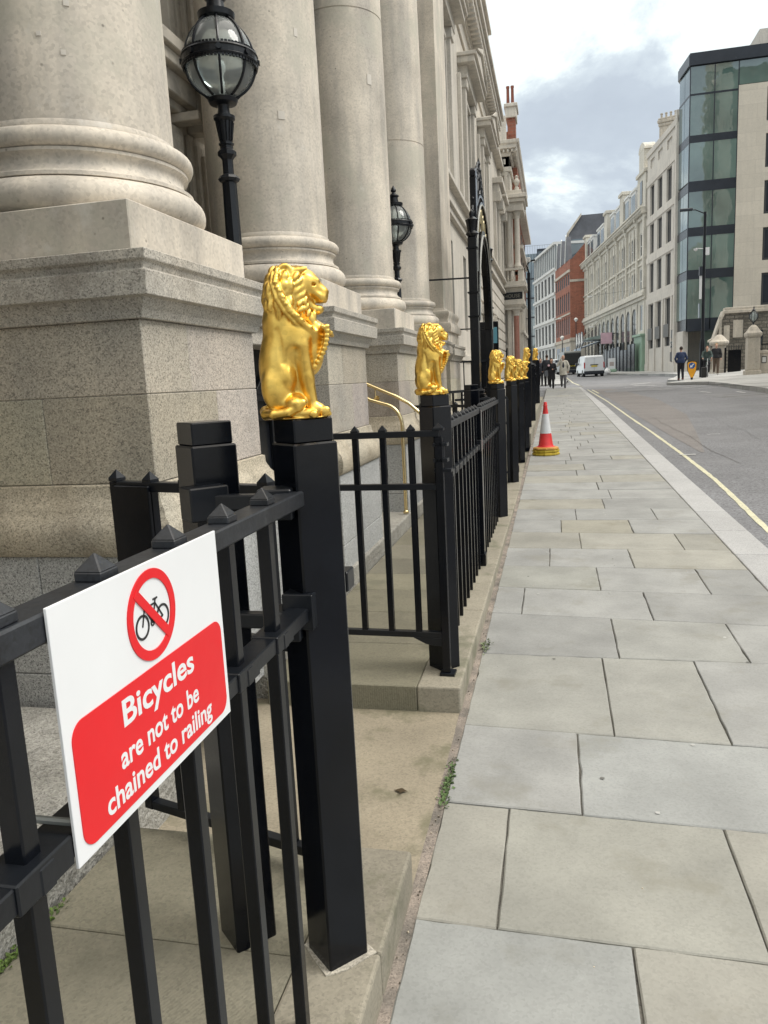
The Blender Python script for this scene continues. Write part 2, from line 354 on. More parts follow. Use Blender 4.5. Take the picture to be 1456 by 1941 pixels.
# ---- implicit modelling (smooth unions on a grid, meshed with surface nets)
class SDF:
    def __init__(s, lo, hi, h):
        s.lo = np.array(lo, float); s.h = h; s.n = np.ceil((np.array(hi) - s.lo) / h).astype(int) + 1
        s.v = np.full(tuple(s.n), 9.0); s.ax = [s.lo[i] + h * np.arange(s.n[i]) for i in range(3)]
    def _win(s, a, b):
        i0 = np.clip(((a - s.lo) / s.h).astype(int) - 1, 0, s.n - 1); i1 = np.clip(((b - s.lo) / s.h).astype(int) + 2, 1, s.n)
        if np.any(i1 <= i0): return None, None
        sl = tuple(slice(int(p), int(q)) for p, q in zip(i0, i1))
        return sl, np.meshgrid(*[s.ax[i][sl[i]] for i in range(3)], indexing='ij')
    def _mix(s, sl, d, k, sub=False):
        c = s.v[sl]
        if sub:
            hh = np.clip(.5 - .5 * (c + d) / k, 0, 1); s.v[sl] = c * (1 - hh) - d * hh + k * hh * (1 - hh)
        else:
            hh = np.clip(.5 + .5 * (c - d) / k, 0, 1); s.v[sl] = c * (1 - hh) + d * hh - k * hh * (1 - hh)
    def cap(s, a, b, ra, rb=None, k=.02, sub=False):
        rb = ra if rb is None else rb; a = np.array(a, float); b = np.array(b, float); pad = max(ra, rb) + k * 1.3 + s.h * 2
        sl, g = s._win(np.minimum(a, b) - pad, np.maximum(a, b) + pad)
        if sl is None: return s
        ba = b - a; L2 = max(1e-9, ba @ ba); p = [g[i] - a[i] for i in range(3)]
        t = np.clip((p[0] * ba[0] + p[1] * ba[1] + p[2] * ba[2]) / L2, 0, 1)
        d = np.sqrt(sum((p[i] - ba[i] * t) ** 2 for i in range(3))) - (ra + (rb - ra) * t)
        s._mix(sl, d, k, sub); return s
    def ell(s, c, r, k=.02, ry=0.0, rz=0.0, sub=False):
        c = np.array(c, float); r = np.array(r, float); pad = r.max() + k * 1.3 + s.h * 2
        sl, g = s._win(c - pad, c + pad)
        if sl is None: return s
        x, y, z = [g[i] - c[i] for i in range(3)]
        if ry: x, z = x * math.cos(ry) - z * math.sin(ry), x * math.sin(ry) + z * math.cos(ry)
        if rz: x, y = x * math.cos(rz) + y * math.sin(rz), -x * math.sin(rz) + y * math.cos(rz)
        k0 = np.sqrt((x / r[0]) ** 2 + (y / r[1]) ** 2 + (z / r[2]) ** 2) + 1e-9
        k1 = np.sqrt((x / r[0] ** 2) ** 2 + (y / r[1] ** 2) ** 2 + (z / r[2] ** 2) ** 2) + 1e-9
        s._mix(sl, k0 * (k0 - 1) / k1, k, sub); return s
    def path(s, pts, rs, k=.02, sub=False):
        if not isinstance(rs, (list, tuple)): rs = [rs] * len(pts)
        for i in range(len(pts) - 1): s.cap(pts[i], pts[i + 1], rs[i], rs[i + 1], k, sub)
        return s
    def cut(s, axis, val, below=True):
        i = [slice(None)] * 3
        a = s.ax[axis]; sh = [1, 1, 1]; sh[axis] = -1; pl = (a - val).reshape(sh)
        s.v = np.maximum(s.v, -pl if below else pl); return s
    def mesh(s, name, scale=1.0):
        v = s.v.copy(); v[0] = v[-1] = 1; v[:, 0] = v[:, -1] = 1; v[:, :, 0] = v[:, :, -1] = 1
        ins = v < 0; n = np.array(v.shape) - 1
        cs = [(i, j, k) for i in (0, 1) for j in (0, 1) for k in (0, 1)]
        cnt = sum(ins[i:i + n[0], j:j + n[1], k:k + n[2]].astype(int) for i, j, k in cs)
        act = (cnt > 0) & (cnt < 8); idx = np.full(act.shape, -1); cells = np.argwhere(act); idx[act] = np.arange(len(cells))
        acc = np.zeros((len(cells), 3)); wt = np.zeros(len(cells))
        for a in range(3):
            for c in cs:
                if c[a]: continue
                c2 = list(c); c2[a] = 1
                A = v[tuple((cells + c).T)]; B = v[tuple((cells + c2).T)]; cr = (A < 0) != (B < 0)
                t = np.where(cr, A / np.where(cr, A - B, 1), 0); p = cells + np.array(c, float); p[:, a] += t
                acc[cr] += p[cr]; wt[cr] += 1
        verts = (acc / wt[:, None]) * s.h + s.lo
        quads = []
        for a in range(3):
            b, c = (a + 1) % 3, (a + 2) % 3
            sl0 = [slice(1, None)] * 3; sl0[a] = slice(0, -1); sl1 = list(sl0); sl1[a] = slice(1, None)
            sh = [x for x in v.shape]
            A = ins[tuple(slice(0, -1) if i == a else slice(1, -1) for i in range(3))]
            B = ins[tuple(slice(1, None) if i == a else slice(1, -1) for i in range(3))]
            e = np.argwhere(A != B); e0 = e.copy(); e0[:, b] += 1; e0[:, c] += 1
            fl = A[tuple(e.T)]
            def I(db, dc):
                q = e0.copy(); q[:, b] += db; q[:, c] += dc; return idx[tuple(q.T)]
            q = np.stack([I(-1, -1), I(0, -1), I(0, 0), I(-1, 0)], 1); q[~fl] = q[~fl][:, ::-1]; quads.append(q)
        quads = np.concatenate(quads)
        me = bpy.data.meshes.new(name); me.vertices.add(len(verts)); me.vertices.foreach_set('co', (verts * scale).astype(np.float32).ravel())
        me.loops.add(len(quads) * 4); me.loops.foreach_set('vertex_index', quads.astype(np.int32).ravel())
        me.polygons.add(len(quads)); me.polygons.foreach_set('loop_start', np.arange(0, len(quads) * 4, 4, dtype=np.int32))
        me.polygons.foreach_set('loop_total', np.full(len(quads), 4, dtype=np.int32))
        me.update(); me.validate()
        at = me.color_attributes.new('tint', 'FLOAT_COLOR', 'POINT'); at.data.foreach_set('color', np.ones(len(verts) * 4, dtype=np.float32))
        me.polygons.foreach_set('use_smooth', np.ones(len(quads), dtype=bool)); return me
def mesh_obj(name, me, mt, parent=None):
    me.materials.append(mt); o = bpy.data.objects.new(name, me); col.objects.link(o)
    if parent is not None: o.parent = parent
    return o
def text_mesh(s, size, off=0.0, ext=.0006, align='CENTER', space=1.0):
    cu = bpy.data.curves.new('lettering', 'FONT'); cu.body = s; cu.size = size; cu.offset = off; cu.extrude = ext; cu.align_x = align; cu.space_character = space
    cu.resolution_u = 4
    o = bpy.data.objects.new('lettering', cu); col.objects.link(o)
    dg = bpy.context.evaluated_depsgraph_get(); me = bpy.data.meshes.new_from_object(o.evaluated_get(dg))
    bpy.data.objects.remove(o); bpy.data.curves.remove(cu)
    at = me.color_attributes.new('tint', 'FLOAT_COLOR', 'POINT'); at.data.foreach_set('color', np.ones(len(me.vertices) * 4, dtype=np.float32))
    return me
def gz(y): return 0.0172 * max(0.0, y - 3.0)
def gzr(x, y): return gz(y) + .04 + .055 * max(0.0, min(x, 11) - 6.8)     # right-hand pavement
# ================================================================ ground
def gy(y): return gz(min(y, 150))
def sheet(name, pts_lr, off, mt, kind='structure', parent=None):
    """strip given as rows (y, xl, xr) following the slope"""
    b = MB()
    for (y0, a0, b0), (y1, a1, b1) in zip(pts_lr[:-1], pts_lr[1:]):
        b.poly([(a0, y0, gy(y0) + off), (b0, y0, gy(y0) + off), (b1, y1, gy(y1) + off), (a1, y1, gy(y1) + off)])
    o = b.build(name, mt, parent); 
    bm = bmesh.new(); bm.from_mesh(o.data); bmesh.ops.remove_doubles(bm, verts=bm.verts[:], dist=1e-4)
    for f in bm.faces:
        if f.normal.z < 0: f.normal_flip()
    bm.to_mesh(o.data); bm.free()
    return tag(o, kind=kind) if kind else o
ys = [-80, 3, 20, 45, 80, 150, 900]
sheet('road', [(y, -400, 400) for y in ys], -.1, ASPH)
# pavement body (joint bed), flags on top
XL, XK0, XK1 = -.402, 1.345, 1.64
sheet('pavement_bed', [(-6, -.43, 1.36), (3, -.43, 1.36), (20, -.43, 1.36), (43.5, -.43, 1.34)], -.008, JOINT)
rows = [(-1.2, -1.2), (-.6, -.6), (.02, .02), (.62, .62), (1.25, 1.21), (1.886, 1.832), (2.497, 2.42), (3.118, 3.02), (3.967, 3.925), (4.66, 4.49), (5.235, 5.075),
        (5.81, 5.715), (6.40, 6.30), (7.02, 6.885), (7.56, 7.50), (8.13, 8.08), (8.72, 8.67), (9.33, 9.28), (9.9, 9.85)]
vj = {4: [.185], 5: [-.171, .526], 6: [.078, .98], 7: [.229, .68], 8: [.318, .95], 9: [-.216, .562], 10: [.293, .985], 11: [-.05, .57], 12: [.206, 1.01], 13: [.05, .678], 14: [.2, .953]}
tints = {(5, 1): (1.0, .985, .91), (7, 0): (.99, .98, .93), (7, 1): (1.02, 1.01, .96), (4, 0): (.98, 1.0, 1.0), (6, 1): (1.03, 1.05, 1.06), (8, 1): (1, 1, .97), (9, 1): (1.05, 1.05, 1.05), (10, 0): (.97, .97, .92),
         (13, 1): (1.0, .95, .82), (15, 0): (1, .96, .86)}
while rows[-1][0] < 43.2:
    d_ = random.choice([.45, .52, .6, .66]); rows.append((rows[-1][0] + d_, rows[-1][0] + d_ - .01))
b = MB(); rs = random.Random(11)
def slab(b, x0, x1, ya, yb, yc, yd, near, tint):
    # ya,yb: front edge y at x0,x1 ; yc,yd: back edge y at x0,x1
    g = .0028 if near else .005; c = .005
    dz = rs.uniform(-.002, .002)
    b.tint(*tint)
    def zz(y): return gy(y)
    out = []
    corners = [(x0 + g, ya + g), (x1 - g, yb + g), (x1 - g, yd - g), (x0 + g, yc - g)]
    st = .07 if near else 5
    for i in range(4):
        p, q = corners[i], corners[(i + 1) % 4]; ln = math.hypot(q[0] - p[0], q[1] - p[1]); n = max(1, int(ln / st))
        for k in range(n):
            t = k / n; j = rs.gauss(0, .0010) if (near and k) else 0
            if near and k and rs.random() < .05: j += rs.uniform(.002, .007)
            nx, ny = -(q[1] - p[1]) / ln, (q[0] - p[0]) / ln
            out.append((p[0] + (q[0] - p[0]) * t + nx * j, p[1] + (q[1] - p[1]) * t + ny * j))
    cxm = sum(p[0] for p in out) / len(out); cym = sum(p[1] for p in out) / len(out)
    def ins(p, e):
        vx, vy = cxm - p[0], cym - p[1]; l = math.hypot(vx, vy); return (p[0] + vx / l * e, p[1] + vy / l * e)
    top = [ins(p, c) for p in out]
    T = [b.bm.verts.new((p[0], p[1], zz(p[1]) + dz)) for p in top]; E_ = [b.bm.verts.new((p[0], p[1], zz(p[1]) + dz - .004)) for p in out]; B_ = [b.bm.verts.new((p[0], p[1], zz(p[1]) - .02)) for p in out]
    b._face(T); n = len(T)
    for i in range(n):
        b._face([T[i], E_[i], E_[(i + 1) % n], T[(i + 1) % n]]); b._face([E_[i], B_[i], B_[(i + 1) % n], E_[(i + 1) % n]])
for r in range(len(rows) - 1):
    (a0, a1), (c0, c1) = rows[r], rows[r + 1]; near = a0 < 9
    W_ = XK0 - XL
    if r in vj: xs = [XL] + vj[r] + [XK0]
    else:
        xs = [XL]
        while xs[-1] < XK0 - .45: xs.append(min(XK0, xs[-1] + rs.uniform(.45, 1.05)))
        xs[-1] = XK0
    fy = lambda p, x: p[0] + (p[1] - p[0]) * (x - XL) / W_
    for i in range(len(xs) - 1):
        tt = tints.get((r, i))
        if not tt:
            v = rs.uniform(.90, 1.08); tt = (v, v, v) if rs.random() < .85 else (v, v * .97, v * .89)
        xa, xb = xs[i], xs[i + 1]
        slab(b, xa, xb, fy((a0, a1), xa), fy((a0, a1), xb), fy((c0, c1), xa), fy((c0, c1), xb), near, tt)
tag(b.build('pavement', YORKF), kind='structure')
# mortar fillet between plinth and flags
b = MB()
yy = [-6, 1, 1.5, 2, 2.5, 3, 4, 5, 6, 8, 10, 14, 20, 32]
for y0, y1 in zip(yy[:-1], yy[1:]): b.poly([(-.436, y0, gy(y0) - .003), (-.398, y0, gy(y0) - .003), (-.398, y1, gy(y1) - .003), (-.436, y1, gy(y1) - .003)])
tag(b.build('mortar_strip', MORT), kind='structure')
# kerb stones
b = MB(); y = -6.0; rs2 = random.Random(5)
def kx(y): return 1.345 - max(0, y - 30) * .002, (1.64 if y < 25 else 1.64 - (y - 25) * .01)
while y < 43.4:
    ln = rs2.uniform(.85, 1.0); y1 = min(y + ln, 43.5); v = rs2.uniform(.94, 1.06); b.tint(v, v, v * 1.01)
    (a0, b0), (a1, b1) = kx(y), kx(y1); g = .004
    v_ = [(a0 + g, y + g, gy(y)), (b0, y + g, gy(y) - .004), (b1, y1 - g, gy(y1) - .004), (a1 + g, y1 - g, gy(y1))]
    T = [b.bm.verts.new(p) for p in v_]; B_ = [b.bm.verts.new((p[0], p[1], p[2] - .16)) for p in v_]; b._face(T)
    for i in range(4): b._face([T[i], B_[i], B_[(i + 1) % 4], T[(i + 1) % 4]])
    y = y1
tag(b.build('kerb', KERB, bevel=.01, seg=2), kind='structure')
# yellow line following the kerb, with a wandering edge
ypts = [(-3, 1.80), (3, 1.83), (5, 1.86), (7.475, 1.913), (10.5, 2.04), (13, 2.06), (17, 2.05), (21, 2.014), (30.4, 1.95), (38, 1.80), (42.5, 1.72), (50, 1.5), (55, 1.28), (75, 1.05), (110, -.3)]
def interp(pts, y):
    for (a, p), (c, q) in zip(pts[:-1], pts[1:]):
        if a <= y <= c: return p + (q - p) * (y - a) / (c - a)
    return pts[-1][1]
ys_ = list(np.arange(-2, 16, .2)) + list(np.arange(16, 42.4, 1.0)); rw = random.Random(3)
sheet('yellow_line', [(float(y), interp(ypts, y) - .031 + rw.gauss(0, .004), interp(ypts, y) + .031 + rw.gauss(0, .004)) for y in ys_], -.096, YEL)
sheet('yellow_line', [(float(y), interp(ypts, y) + .16, interp(ypts, y) + .26) for y in (37, 39, 41.5)], -.096, YEL)
sheet('yellow_line', [(float(y), interp(ypts, y) - .04, interp(ypts, y) + .06) for y in (46, 50, 55, 75)], -.096, YEL)
sheet('road_patch', [(13.5, 2.38, 2.44), (17, 2.3, 2.9), (22, 2.25, 3.5), (30, 2.2, 3.75), (38, 2.05, 3.3), (42, 1.95, 2.9)], -.096, ASPHR)
sheet('road_patch', [(28.5, 6.0, 7.6), (32, 5.6, 7.6)], -.096, ASPHL)
sheet('road_patch', [(37.5, 2.4, 5.6), (39.5, 2.4, 5.4)], -.092, ASPHL)
sheet('road_patch', [(44.5, -6, 6), (49.5, -6, 6.2)], -.096, ASPHL)
def stripn(name, pts, w, mt, off=-.093):
    b = MB()
    for (x0, y0), (x1, y1) in zip(pts[:-1], pts[1:]):
        dx, dy = x1 - x0, y1 - y0; l = math.hypot(dx, dy); nx, ny = -dy / l * w / 2, dx / l * w / 2
        b.poly([(x0 - nx, y0 - ny, gy(y0) + off), (x0 + nx, y0 + ny, gy(y0) + off), (x1 + nx, y1 + ny, gy(y1) + off), (x1 - nx, y1 - ny, gy(y1) + off)])
    o = b.build(name, mt)
    for p in o.data.polygons:
        if p.normal.z < 0: p.flip()
    return tag(o, kind='structure')
rw = random.Random(8)
def wig(a, c, n, s): return [(a[0] + (c[0] - a[0]) * i / n + rw.gauss(0, s), a[1] + (c[1] - a[1]) * i / n + rw.gauss(0, s)) for i in range(n + 1)]
stripn('road_crack', wig((2.6, 40), (4.0, 26), 10, .05) + wig((4.0, 25), (3.75, 16), 14, .05) + wig((3.7, 15.5), (3.9, 12.8), 14, .06), .008, ASPHL)
stripn('road_crack', wig((2.25, 9.6), (4.6, 9.5), 14, .015), .008, JOINT)
stripn('road_crack', wig((3.9, 15.3), (6.2, 14.2), 16, .04), .008, JOINT)
stripn('road_crack', wig((3.75, 13.0), (4.7, 12.2), 10, .03), .008, JOINT)
stripn('road_crack', wig((2.55, 22), (2.62, 12), 12, .03), .008, JOINT)
stripn('drain_channel', [(5.9, 29.6), (7.6, 30.4)], .18, JOINT)
stripn('drain_channel', [(6.2, 31.0), (7.6, 31.6)], .14, JOINT)
for pts, wd in (([(7.35, 22), (7.35, 27.6)], .1), ([(7.2, 32), (7.15, 33.2)], .1), ([(6.2, 33.3), (6.0, 34.5)], .1), ([(5.9, 38.6), (7.2, 39.9)], .12), ([(6.4, 37.3), (7.3, 37.6)], .12), ([(5.3, 43.2), (4.3, 44.6)], .25), ([(4.3, 46.5), (5.6, 48)], .25), ([(3.6, 42.2), (4.3, 42.6)], .2), ([(2.0, 13.2), (2.25, 13.2)], .08), ([(3.0, 16.4), (3.25, 16.4)], .05), ([(4.6, 41.2), (5.4, 41.6)], .2)):
    stripn('road_marking', pts, wd, WHT, -.09)
# right-hand pavement with its own kerb step
rp = [(7.95, -20), (7.9, 10), (7.85, 22), (7.72, 30.7), (7.66, 38), (7.5, 40.9), (7.1, 42.0), (6.1, 42.7), (5.85, 43.3), (6.1, 43.8), (7.0, 44.6), (6.55, 48.2), (6.7, 49), (7.2, 50.4), (8.2, 55), (8.3, 58), (7.6, 63), (6.2, 68), (4.95, 74), (3.4, 95), (2.0, 125), (0, 170)]
b = MB(); n = len(rp)
for i in range(n - 1):
    (x0, y0), (x1, y1) = rp[i], rp[i + 1]
    for (u0, u1) in ((0, .28), (.28, 4), (4, 9), (9, 60)):
        P = lambda x, y, u: (x + u, y, gzr(x + u, y) if u else gzr(x, y))
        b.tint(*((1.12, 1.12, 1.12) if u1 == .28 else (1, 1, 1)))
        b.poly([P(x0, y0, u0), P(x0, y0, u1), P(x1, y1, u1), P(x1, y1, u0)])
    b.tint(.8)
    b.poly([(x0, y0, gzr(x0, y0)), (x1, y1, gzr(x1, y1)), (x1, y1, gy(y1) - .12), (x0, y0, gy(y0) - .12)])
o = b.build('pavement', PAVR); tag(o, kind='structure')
for p in o.data.polygons:
    if p.normal.z < -.05: p.flip()
# far left pavement beyond the side street
b = MB(); lp = [(.75, 50.5), (1.0, 53), (.95, 58), (.6, 75), (-.7, 110), (-4, 170)]
b.poly([(-40, 50.5, gy(50) + .02), (.75, 50.5, gy(50) + .02), (.95, 58, gy(58) + .02), (-40, 58, gy(58) + .02)])
for (x0, y0), (x1, y1) in zip(lp[2:-1], lp[3:]): b.poly([(-40, y0, gy(y0) + .02), (x0, y0, gy(y0) + .02), (x1, y1, gy(y1) + .02), (-40, y1, gy(y1) + .02)])
for (x0, y0), (x1, y1) in zip([(-40, 50.5)] + lp[:-1], lp): b.poly([(x0, y0, gy(y0) + .02), (x1, y1, gy(y1) + .02), (x1, y1, gy(y1) - .12), (x0, y0, gy(y0) - .12)])
o = b.build('pavement', PAVR); tag(o, kind='structure')
# entrance paving between the two plinths
b = MB(); b.tint(1.05, 1.0, .92)
b.poly([(-2.9, 1.9, -.002), (-.434, 1.9, -.002), (-.434, 3.3, -.002), (-2.9, 3.3, -.002)])
o = b.build('entrance_path', YORKS); tag(o, kind='structure')
b = MB(); b.poly([(-3, -6, -.03), (-.43, -6, -.03), (-.43, 44, .02), (-3, 44, .02)]); o = b.build('ground', JOINT); tag(o, kind='structure')
# small weeds in the joint, moss by the wall
def weeds(label, spots, n, r, sz, c):
    b = MB(); q = random.Random(4)
    for i in range(n):
        x, y, z = q.choice(spots); x += q.gauss(0, r[0]); y += q.gauss(0, r[1]); a = q.uniform(0, 6.28); s_ = sz * q.uniform(.5, 1.2); v = q.uniform(.6, 1.2); b.tint(v, v, v)
        dx, dy = math.cos(a) * s_, math.sin(a) * s_
        b.poly([(x, y, z), (x + dx * .5 - dy * .4, y + dy * .5 + dx * .4, z + s_ * .5), (x + dx, y + dy, z + s_ * q.uniform(.2, .8)), (x + dx * .5 + dy * .4, y + dy * .5 - dx * .4, z + s_ * .45)])
    return tag(b.build('weeds', mat('weed green' + label[:4], c, .7, var=.2, vs=30)), label, 'weeds', kind='stuff')
weeds('small green weeds growing in the joint beside the entrance path', [(-.405, y, 0) for y in (2.5, 2.56, 2.62, 2.68, 2.74)], 150, (.009, .03), .016, (.09, .15, .045))
weeds('tiny pale weed in the joint below the second gate post', [(-.39, 4.05, .018)], 40, (.012, .05), .02, (.16, .20, .10))
weeds('moss at the foot of the granite wall', [(-1.345, y, .12) for y in (1.35, 1.42, 1.5, 1.58)], 260, (.008, .04), .012, (.10, .16, .03))
b = MB(); b.tint(.5, .45, .35); b.poly([(-.60, 2.545, .002), (-.575, 2.53, .006), (-.545, 2.54, .003), (-.57, 2.556, .007)]); b.poly([(-.575, 2.53, .006), (-.57, 2.51, .012), (-.56, 2.535, .005)])
tag(b.build('fallen_leaf', mat('leaf brown', (.10, .07, .03), .7)), 'small dark curled leaf lying on the entrance path', 'leaf')
gq = random.Random(77)
for i, (x, y) in enumerate([(gq.uniform(-.3, 1.25), gq.uniform(1.5, 9)) for _ in range(12)] + [(.16, 2.73), (.05, 3.0), (.33, 2.52), (-.12, 2.9), (.62, 2.2), (.9, 4.3), (-.2, 5.5), (.35, 5.1)]):
    b = MB(); q = random.Random(i); b.poly([(x + math.cos(a) * .010 * q.uniform(.6, 1.2), y + math.sin(a) * .010 * q.uniform(.6, 1.2), gy(y) + .0021) for a in np.linspace(0, 6.0, 9)])
    tag(b.build('chewing_gum', mat('old gum', (.40, .40, .385), .8) if i % 3 else mat('dark gum', (.14, .14, .13), .8)), 'flat chewing gum spot trodden onto the flagstones', 'gum', 'gum spots on the pavement')

b = MB(); gq = random.Random(6)
for i in range(130):
    y = gq.uniform(1.3, 7); x = gq.gauss(-.408, .008) if gq.random() < .75 else gq.uniform(-.39, 1.3); r_ = gq.uniform(.0010, .0032); v = gq.choice([.35, .6, 1.0, 1.5]); b.tint(v, v * .95, v * .85)
    z = gy(y) + r_ * .4; b.rings([[(x + r_ * math.cos(a), y + r_ * math.sin(a), z - r_) for a in (0, 1.6, 3.1, 4.7)], [(x + r_ * .8 * math.cos(a), y + r_ * .8 * math.sin(a), z + r_ * .5) for a in (0.3, 1.9, 3.4, 5.0)]])
tag(b.build('grit', mat('grit', (.33, .30, .26), .9)), 'loose grit and tiny stones scattered along the pavement joint', 'grit', kind='stuff')
# ================================================================ plinths and steps
def plinth(y0, y1, zt, label, xb=-1.36, zf=None, tool=True):
    t = empty('stone_plinth', (-.5, y0, 0), 0, label, 'plinth', 'stone plinths under the railings'); L0 = Vector((-.5, y0, 0))
    e = .20   # worn edge course
    b = MB(); q = random.Random(int(y0 * 10) + 3); y = y0
    while y < y1 - .01:
        ln = min(q.uniform(.8, 1.5), y1 - y); ln = y1 - y if y1 - y - ln < .3 else ln
        v = q.uniform(.9, 1.08); b.tint(v, v, v * .98); b.box(.07 - e, .07, y - y0 + .002, y + ln - y0 - .002, -.06, zt); y += ln
    b.build('edge_course', YORKS, t, bevel=.009, seg=2)
    b = MB(); y = y0
    while y < y1 - .01:
        ln = min(q.uniform(.42, .62), y1 - y); ln = y1 - y if y1 - y - ln < .2 else ln
        v = q.uniform(.88, 1.1); b.tint(v, v, v * q.uniform(.93, 1.0)); b.box(xb + .5, .068 - e, y - y0 + .002, y + ln - y0 - .002, -.06, zt - .001); y += ln
    b.build('tooled_slab', YORKT, t, bevel=.004)
    return t
plinth(-3.0, 2.02, .12, 'near stone plinth with ribbed slabs under the railing with the red sign')
plinth(3.235, 14.5, .12, 'long stone plinth from the second lion post onward')
plinth(14.5, 18.6, .42, 'raised stone plinth under the fifth railing run', zf=1)
plinth(18.6, 31.0, .62, 'highest stone plinth at the far end of the railings')
# granite steps and base courses of the portico
b = MB(); q = random.Random(2); y = 3.30
t = empty('granite_step', (-1.37, 3.3, 0), 0, 'long rough granite bottom step running below the column pedestals', 'step')
while y < 31:
    ln = q.uniform(1.3, 1.9); v = q.uniform(.92, 1.08); b.tint(v, v * .99, v * .97); b.box(-.48, .0, y - 3.3 + .002, y + ln - 3.3 - .002, -.05, .24); y += ln
b.build('step_stone', GRANR, t, bevel=.012, seg=2)
b = MB(); y = -3.0
while y < 2.3: b.tint(q.uniform(.9, 1.08)); b.box(-.9, .0, y - 3.3 + .003, min(y + 1.1, 2.48) - 3.3 - .003, -.05, .30); y += 1.1
t = empty('granite_footing', (-1.37, 3.3, 0), 0, 'rough granite footing at the bottom of the wall behind the red sign', 'footing'); b.build('footing_stone', GRANR, t, bevel=.02, seg=2)

# ================================================================ railings
XR = -.55; PX = -.537
def bar_mesh(z0, z1, w_=.026):
    b = MB(); b.box(-w_ / 2, w_ / 2, -w_ / 2, w_ / 2, z0, z1); return b
def spike_mesh(z, a=.038):
    b = MB(); b.box(-a / 2, a / 2, -a / 2, a / 2, z, z + .012); b.pyr((0, 0, z + .012), a, .022); return b
_cache = {}
def cached(key, mk, name, mt, parent, loc, bevel=0):
    if key not in _cache:
        o = mk().build(name, mt, parent, bevel=bevel); _cache[key] = o
    else:
        o = _cache[key].copy(); o.name = name; col.objects.link(o); o.parent = parent
    o.location = loc; return o
def railing(y0, y1, zb, label, phase=.184, first=None, detail=True, bosses=True, worn=False):
    t = empty('iron_railing', (XR, y0, zb), 0, label, 'railing', 'black iron railings along the pavement'); H = 1.28 - .12; ln = y1 - y0
    hb = MB(); hb.box(-.026, .026, 0, ln, H - .034, H); hb.build('top_rail', BLKW, t, bevel=.003)
    mr = MB(); zm = .905; mr.box(-.024, .024, 0, ln, zm - .03, zm); 
    ys = []; y = (first if first is not None else y0 + phase) - y0
    while y < ln - .05: ys.append(y); y += phase
    for y in ys:
        mr.box(-.028, .0275, y - .045, y + .045, zm - .033, zm + .0025); mr.box(-.030, .029, y - .012, y + .012, zm - .034, zm - .002)
    for s_ in (0, ln): mr.box(-.035, .035, s_ - .03, s_ + .03, zm - .05, zm + .03)
    mr.build('middle_rail', BLKM, t, bevel=.002)
    for y in ys:
        bo = cached('bar', lambda: bar_mesh(0, H - .03), 'baluster', BLK, t, (0, y, 0), .002)
        cached('spike', lambda: spike_mesh(H, .038), 'spike', BLKW, bo, (0, 0, 0), .0015)
    return t
railing(-1.2, 1.54, .12, 'near iron railing carrying the bicycle warning sign', first=.806 - .184 * 10)
railing(3.57, 5.5, .12, 'iron railing between the second lion post and the slim post')
railing(5.6, 7.48, .12, 'iron railing between the slim post and the third lion post', worn=True)
railing(12.4, 14.3, .12, 'iron railing beyond the fifth lion post')
railing(14.65, 16.1, .42, 'iron railing on the first raised plinth')
railing(18.8, 24.0, .62, 'iron railing on the highest plinth')
railing(24.3, 30.5, .62, 'last iron railing before the side street')

def post(x, y, zb, label, sz=.108, h=1.26, rot=R(-43), cap=True, cat_='gate post'):
    t = empty('iron_post', (x, y, zb), rot, label, cat_, 'square black iron posts')
    cached(('shaft', sz, h), lambda: MB().box(-sz / 2, sz / 2, -sz / 2, sz / 2, -.005, h), 'shaft', BLK, t, (0, 0, 0), .004)
    if cap:
        def mk():
            b = MB(); s2 = sz / 2 - .006; b.box(-s2, s2, -s2, s2, h, h + .052); return b
        cached(('cap', sz, h), mk, 'cap', BLK, t, (0, 0, 0), .003)
    return t
p1 = post(PX, 1.593, .12, 'nearest black iron post carrying the largest lion')
b = MB(); b.prism([(-.066, -.06), (.055, -.068), (.070, -.02), (.066, .07), (-.05, .064), (-.07, .01)], 'z', .0005, .004); b.build('mortar_bed', mat('pale mortar', (.40, .37, .31), .9, var=.2, vs=30, fine=.3, fs=150), p1)
post(-.785, 1.62, .12, 'plain black gate post without a lion beside the nearest lion post')
post(PX, 3.5, .12, 'black iron post with hinges under the second lion')
post(PX, 7.55, .12, 'black iron post under the third lion')
post(PX, 10.05, .12, 'black iron post under the fourth lion')
post(PX, 12.3, .12, 'black iron post under the fifth lion')
post(PX + .02, 14.1, .12, 'black iron post under the sixth lion')
post(PX, 16.2, .42, 'black iron post under the seventh lion on the raised plinth')
post(PX + .03, 18.5, .42, 'black iron post just before the highest plinth')
post(PX, 24.15, .62, 'black iron post under the farthest lion', sz=.16)
post(-.80, 7.62, .12, 'plain black gate post behind the third lion post')
for y, zb, s_ in ((5.55, .12, 'slim black post midway along the second railing run'), (11.1, .12, 'slim black post between the fourth and fifth lions'), (14.5, .12, 'slim black post at the first plinth step')):
    t = post(PX - .02, y, zb, s_, sz=.085, h=1.15, cap=False, cat_='railing post', rot=0)
    b = MB(); b.box(-.052, .052, -.052, .052, 0, .09); b.build('foot', BLK, t, bevel=.003)
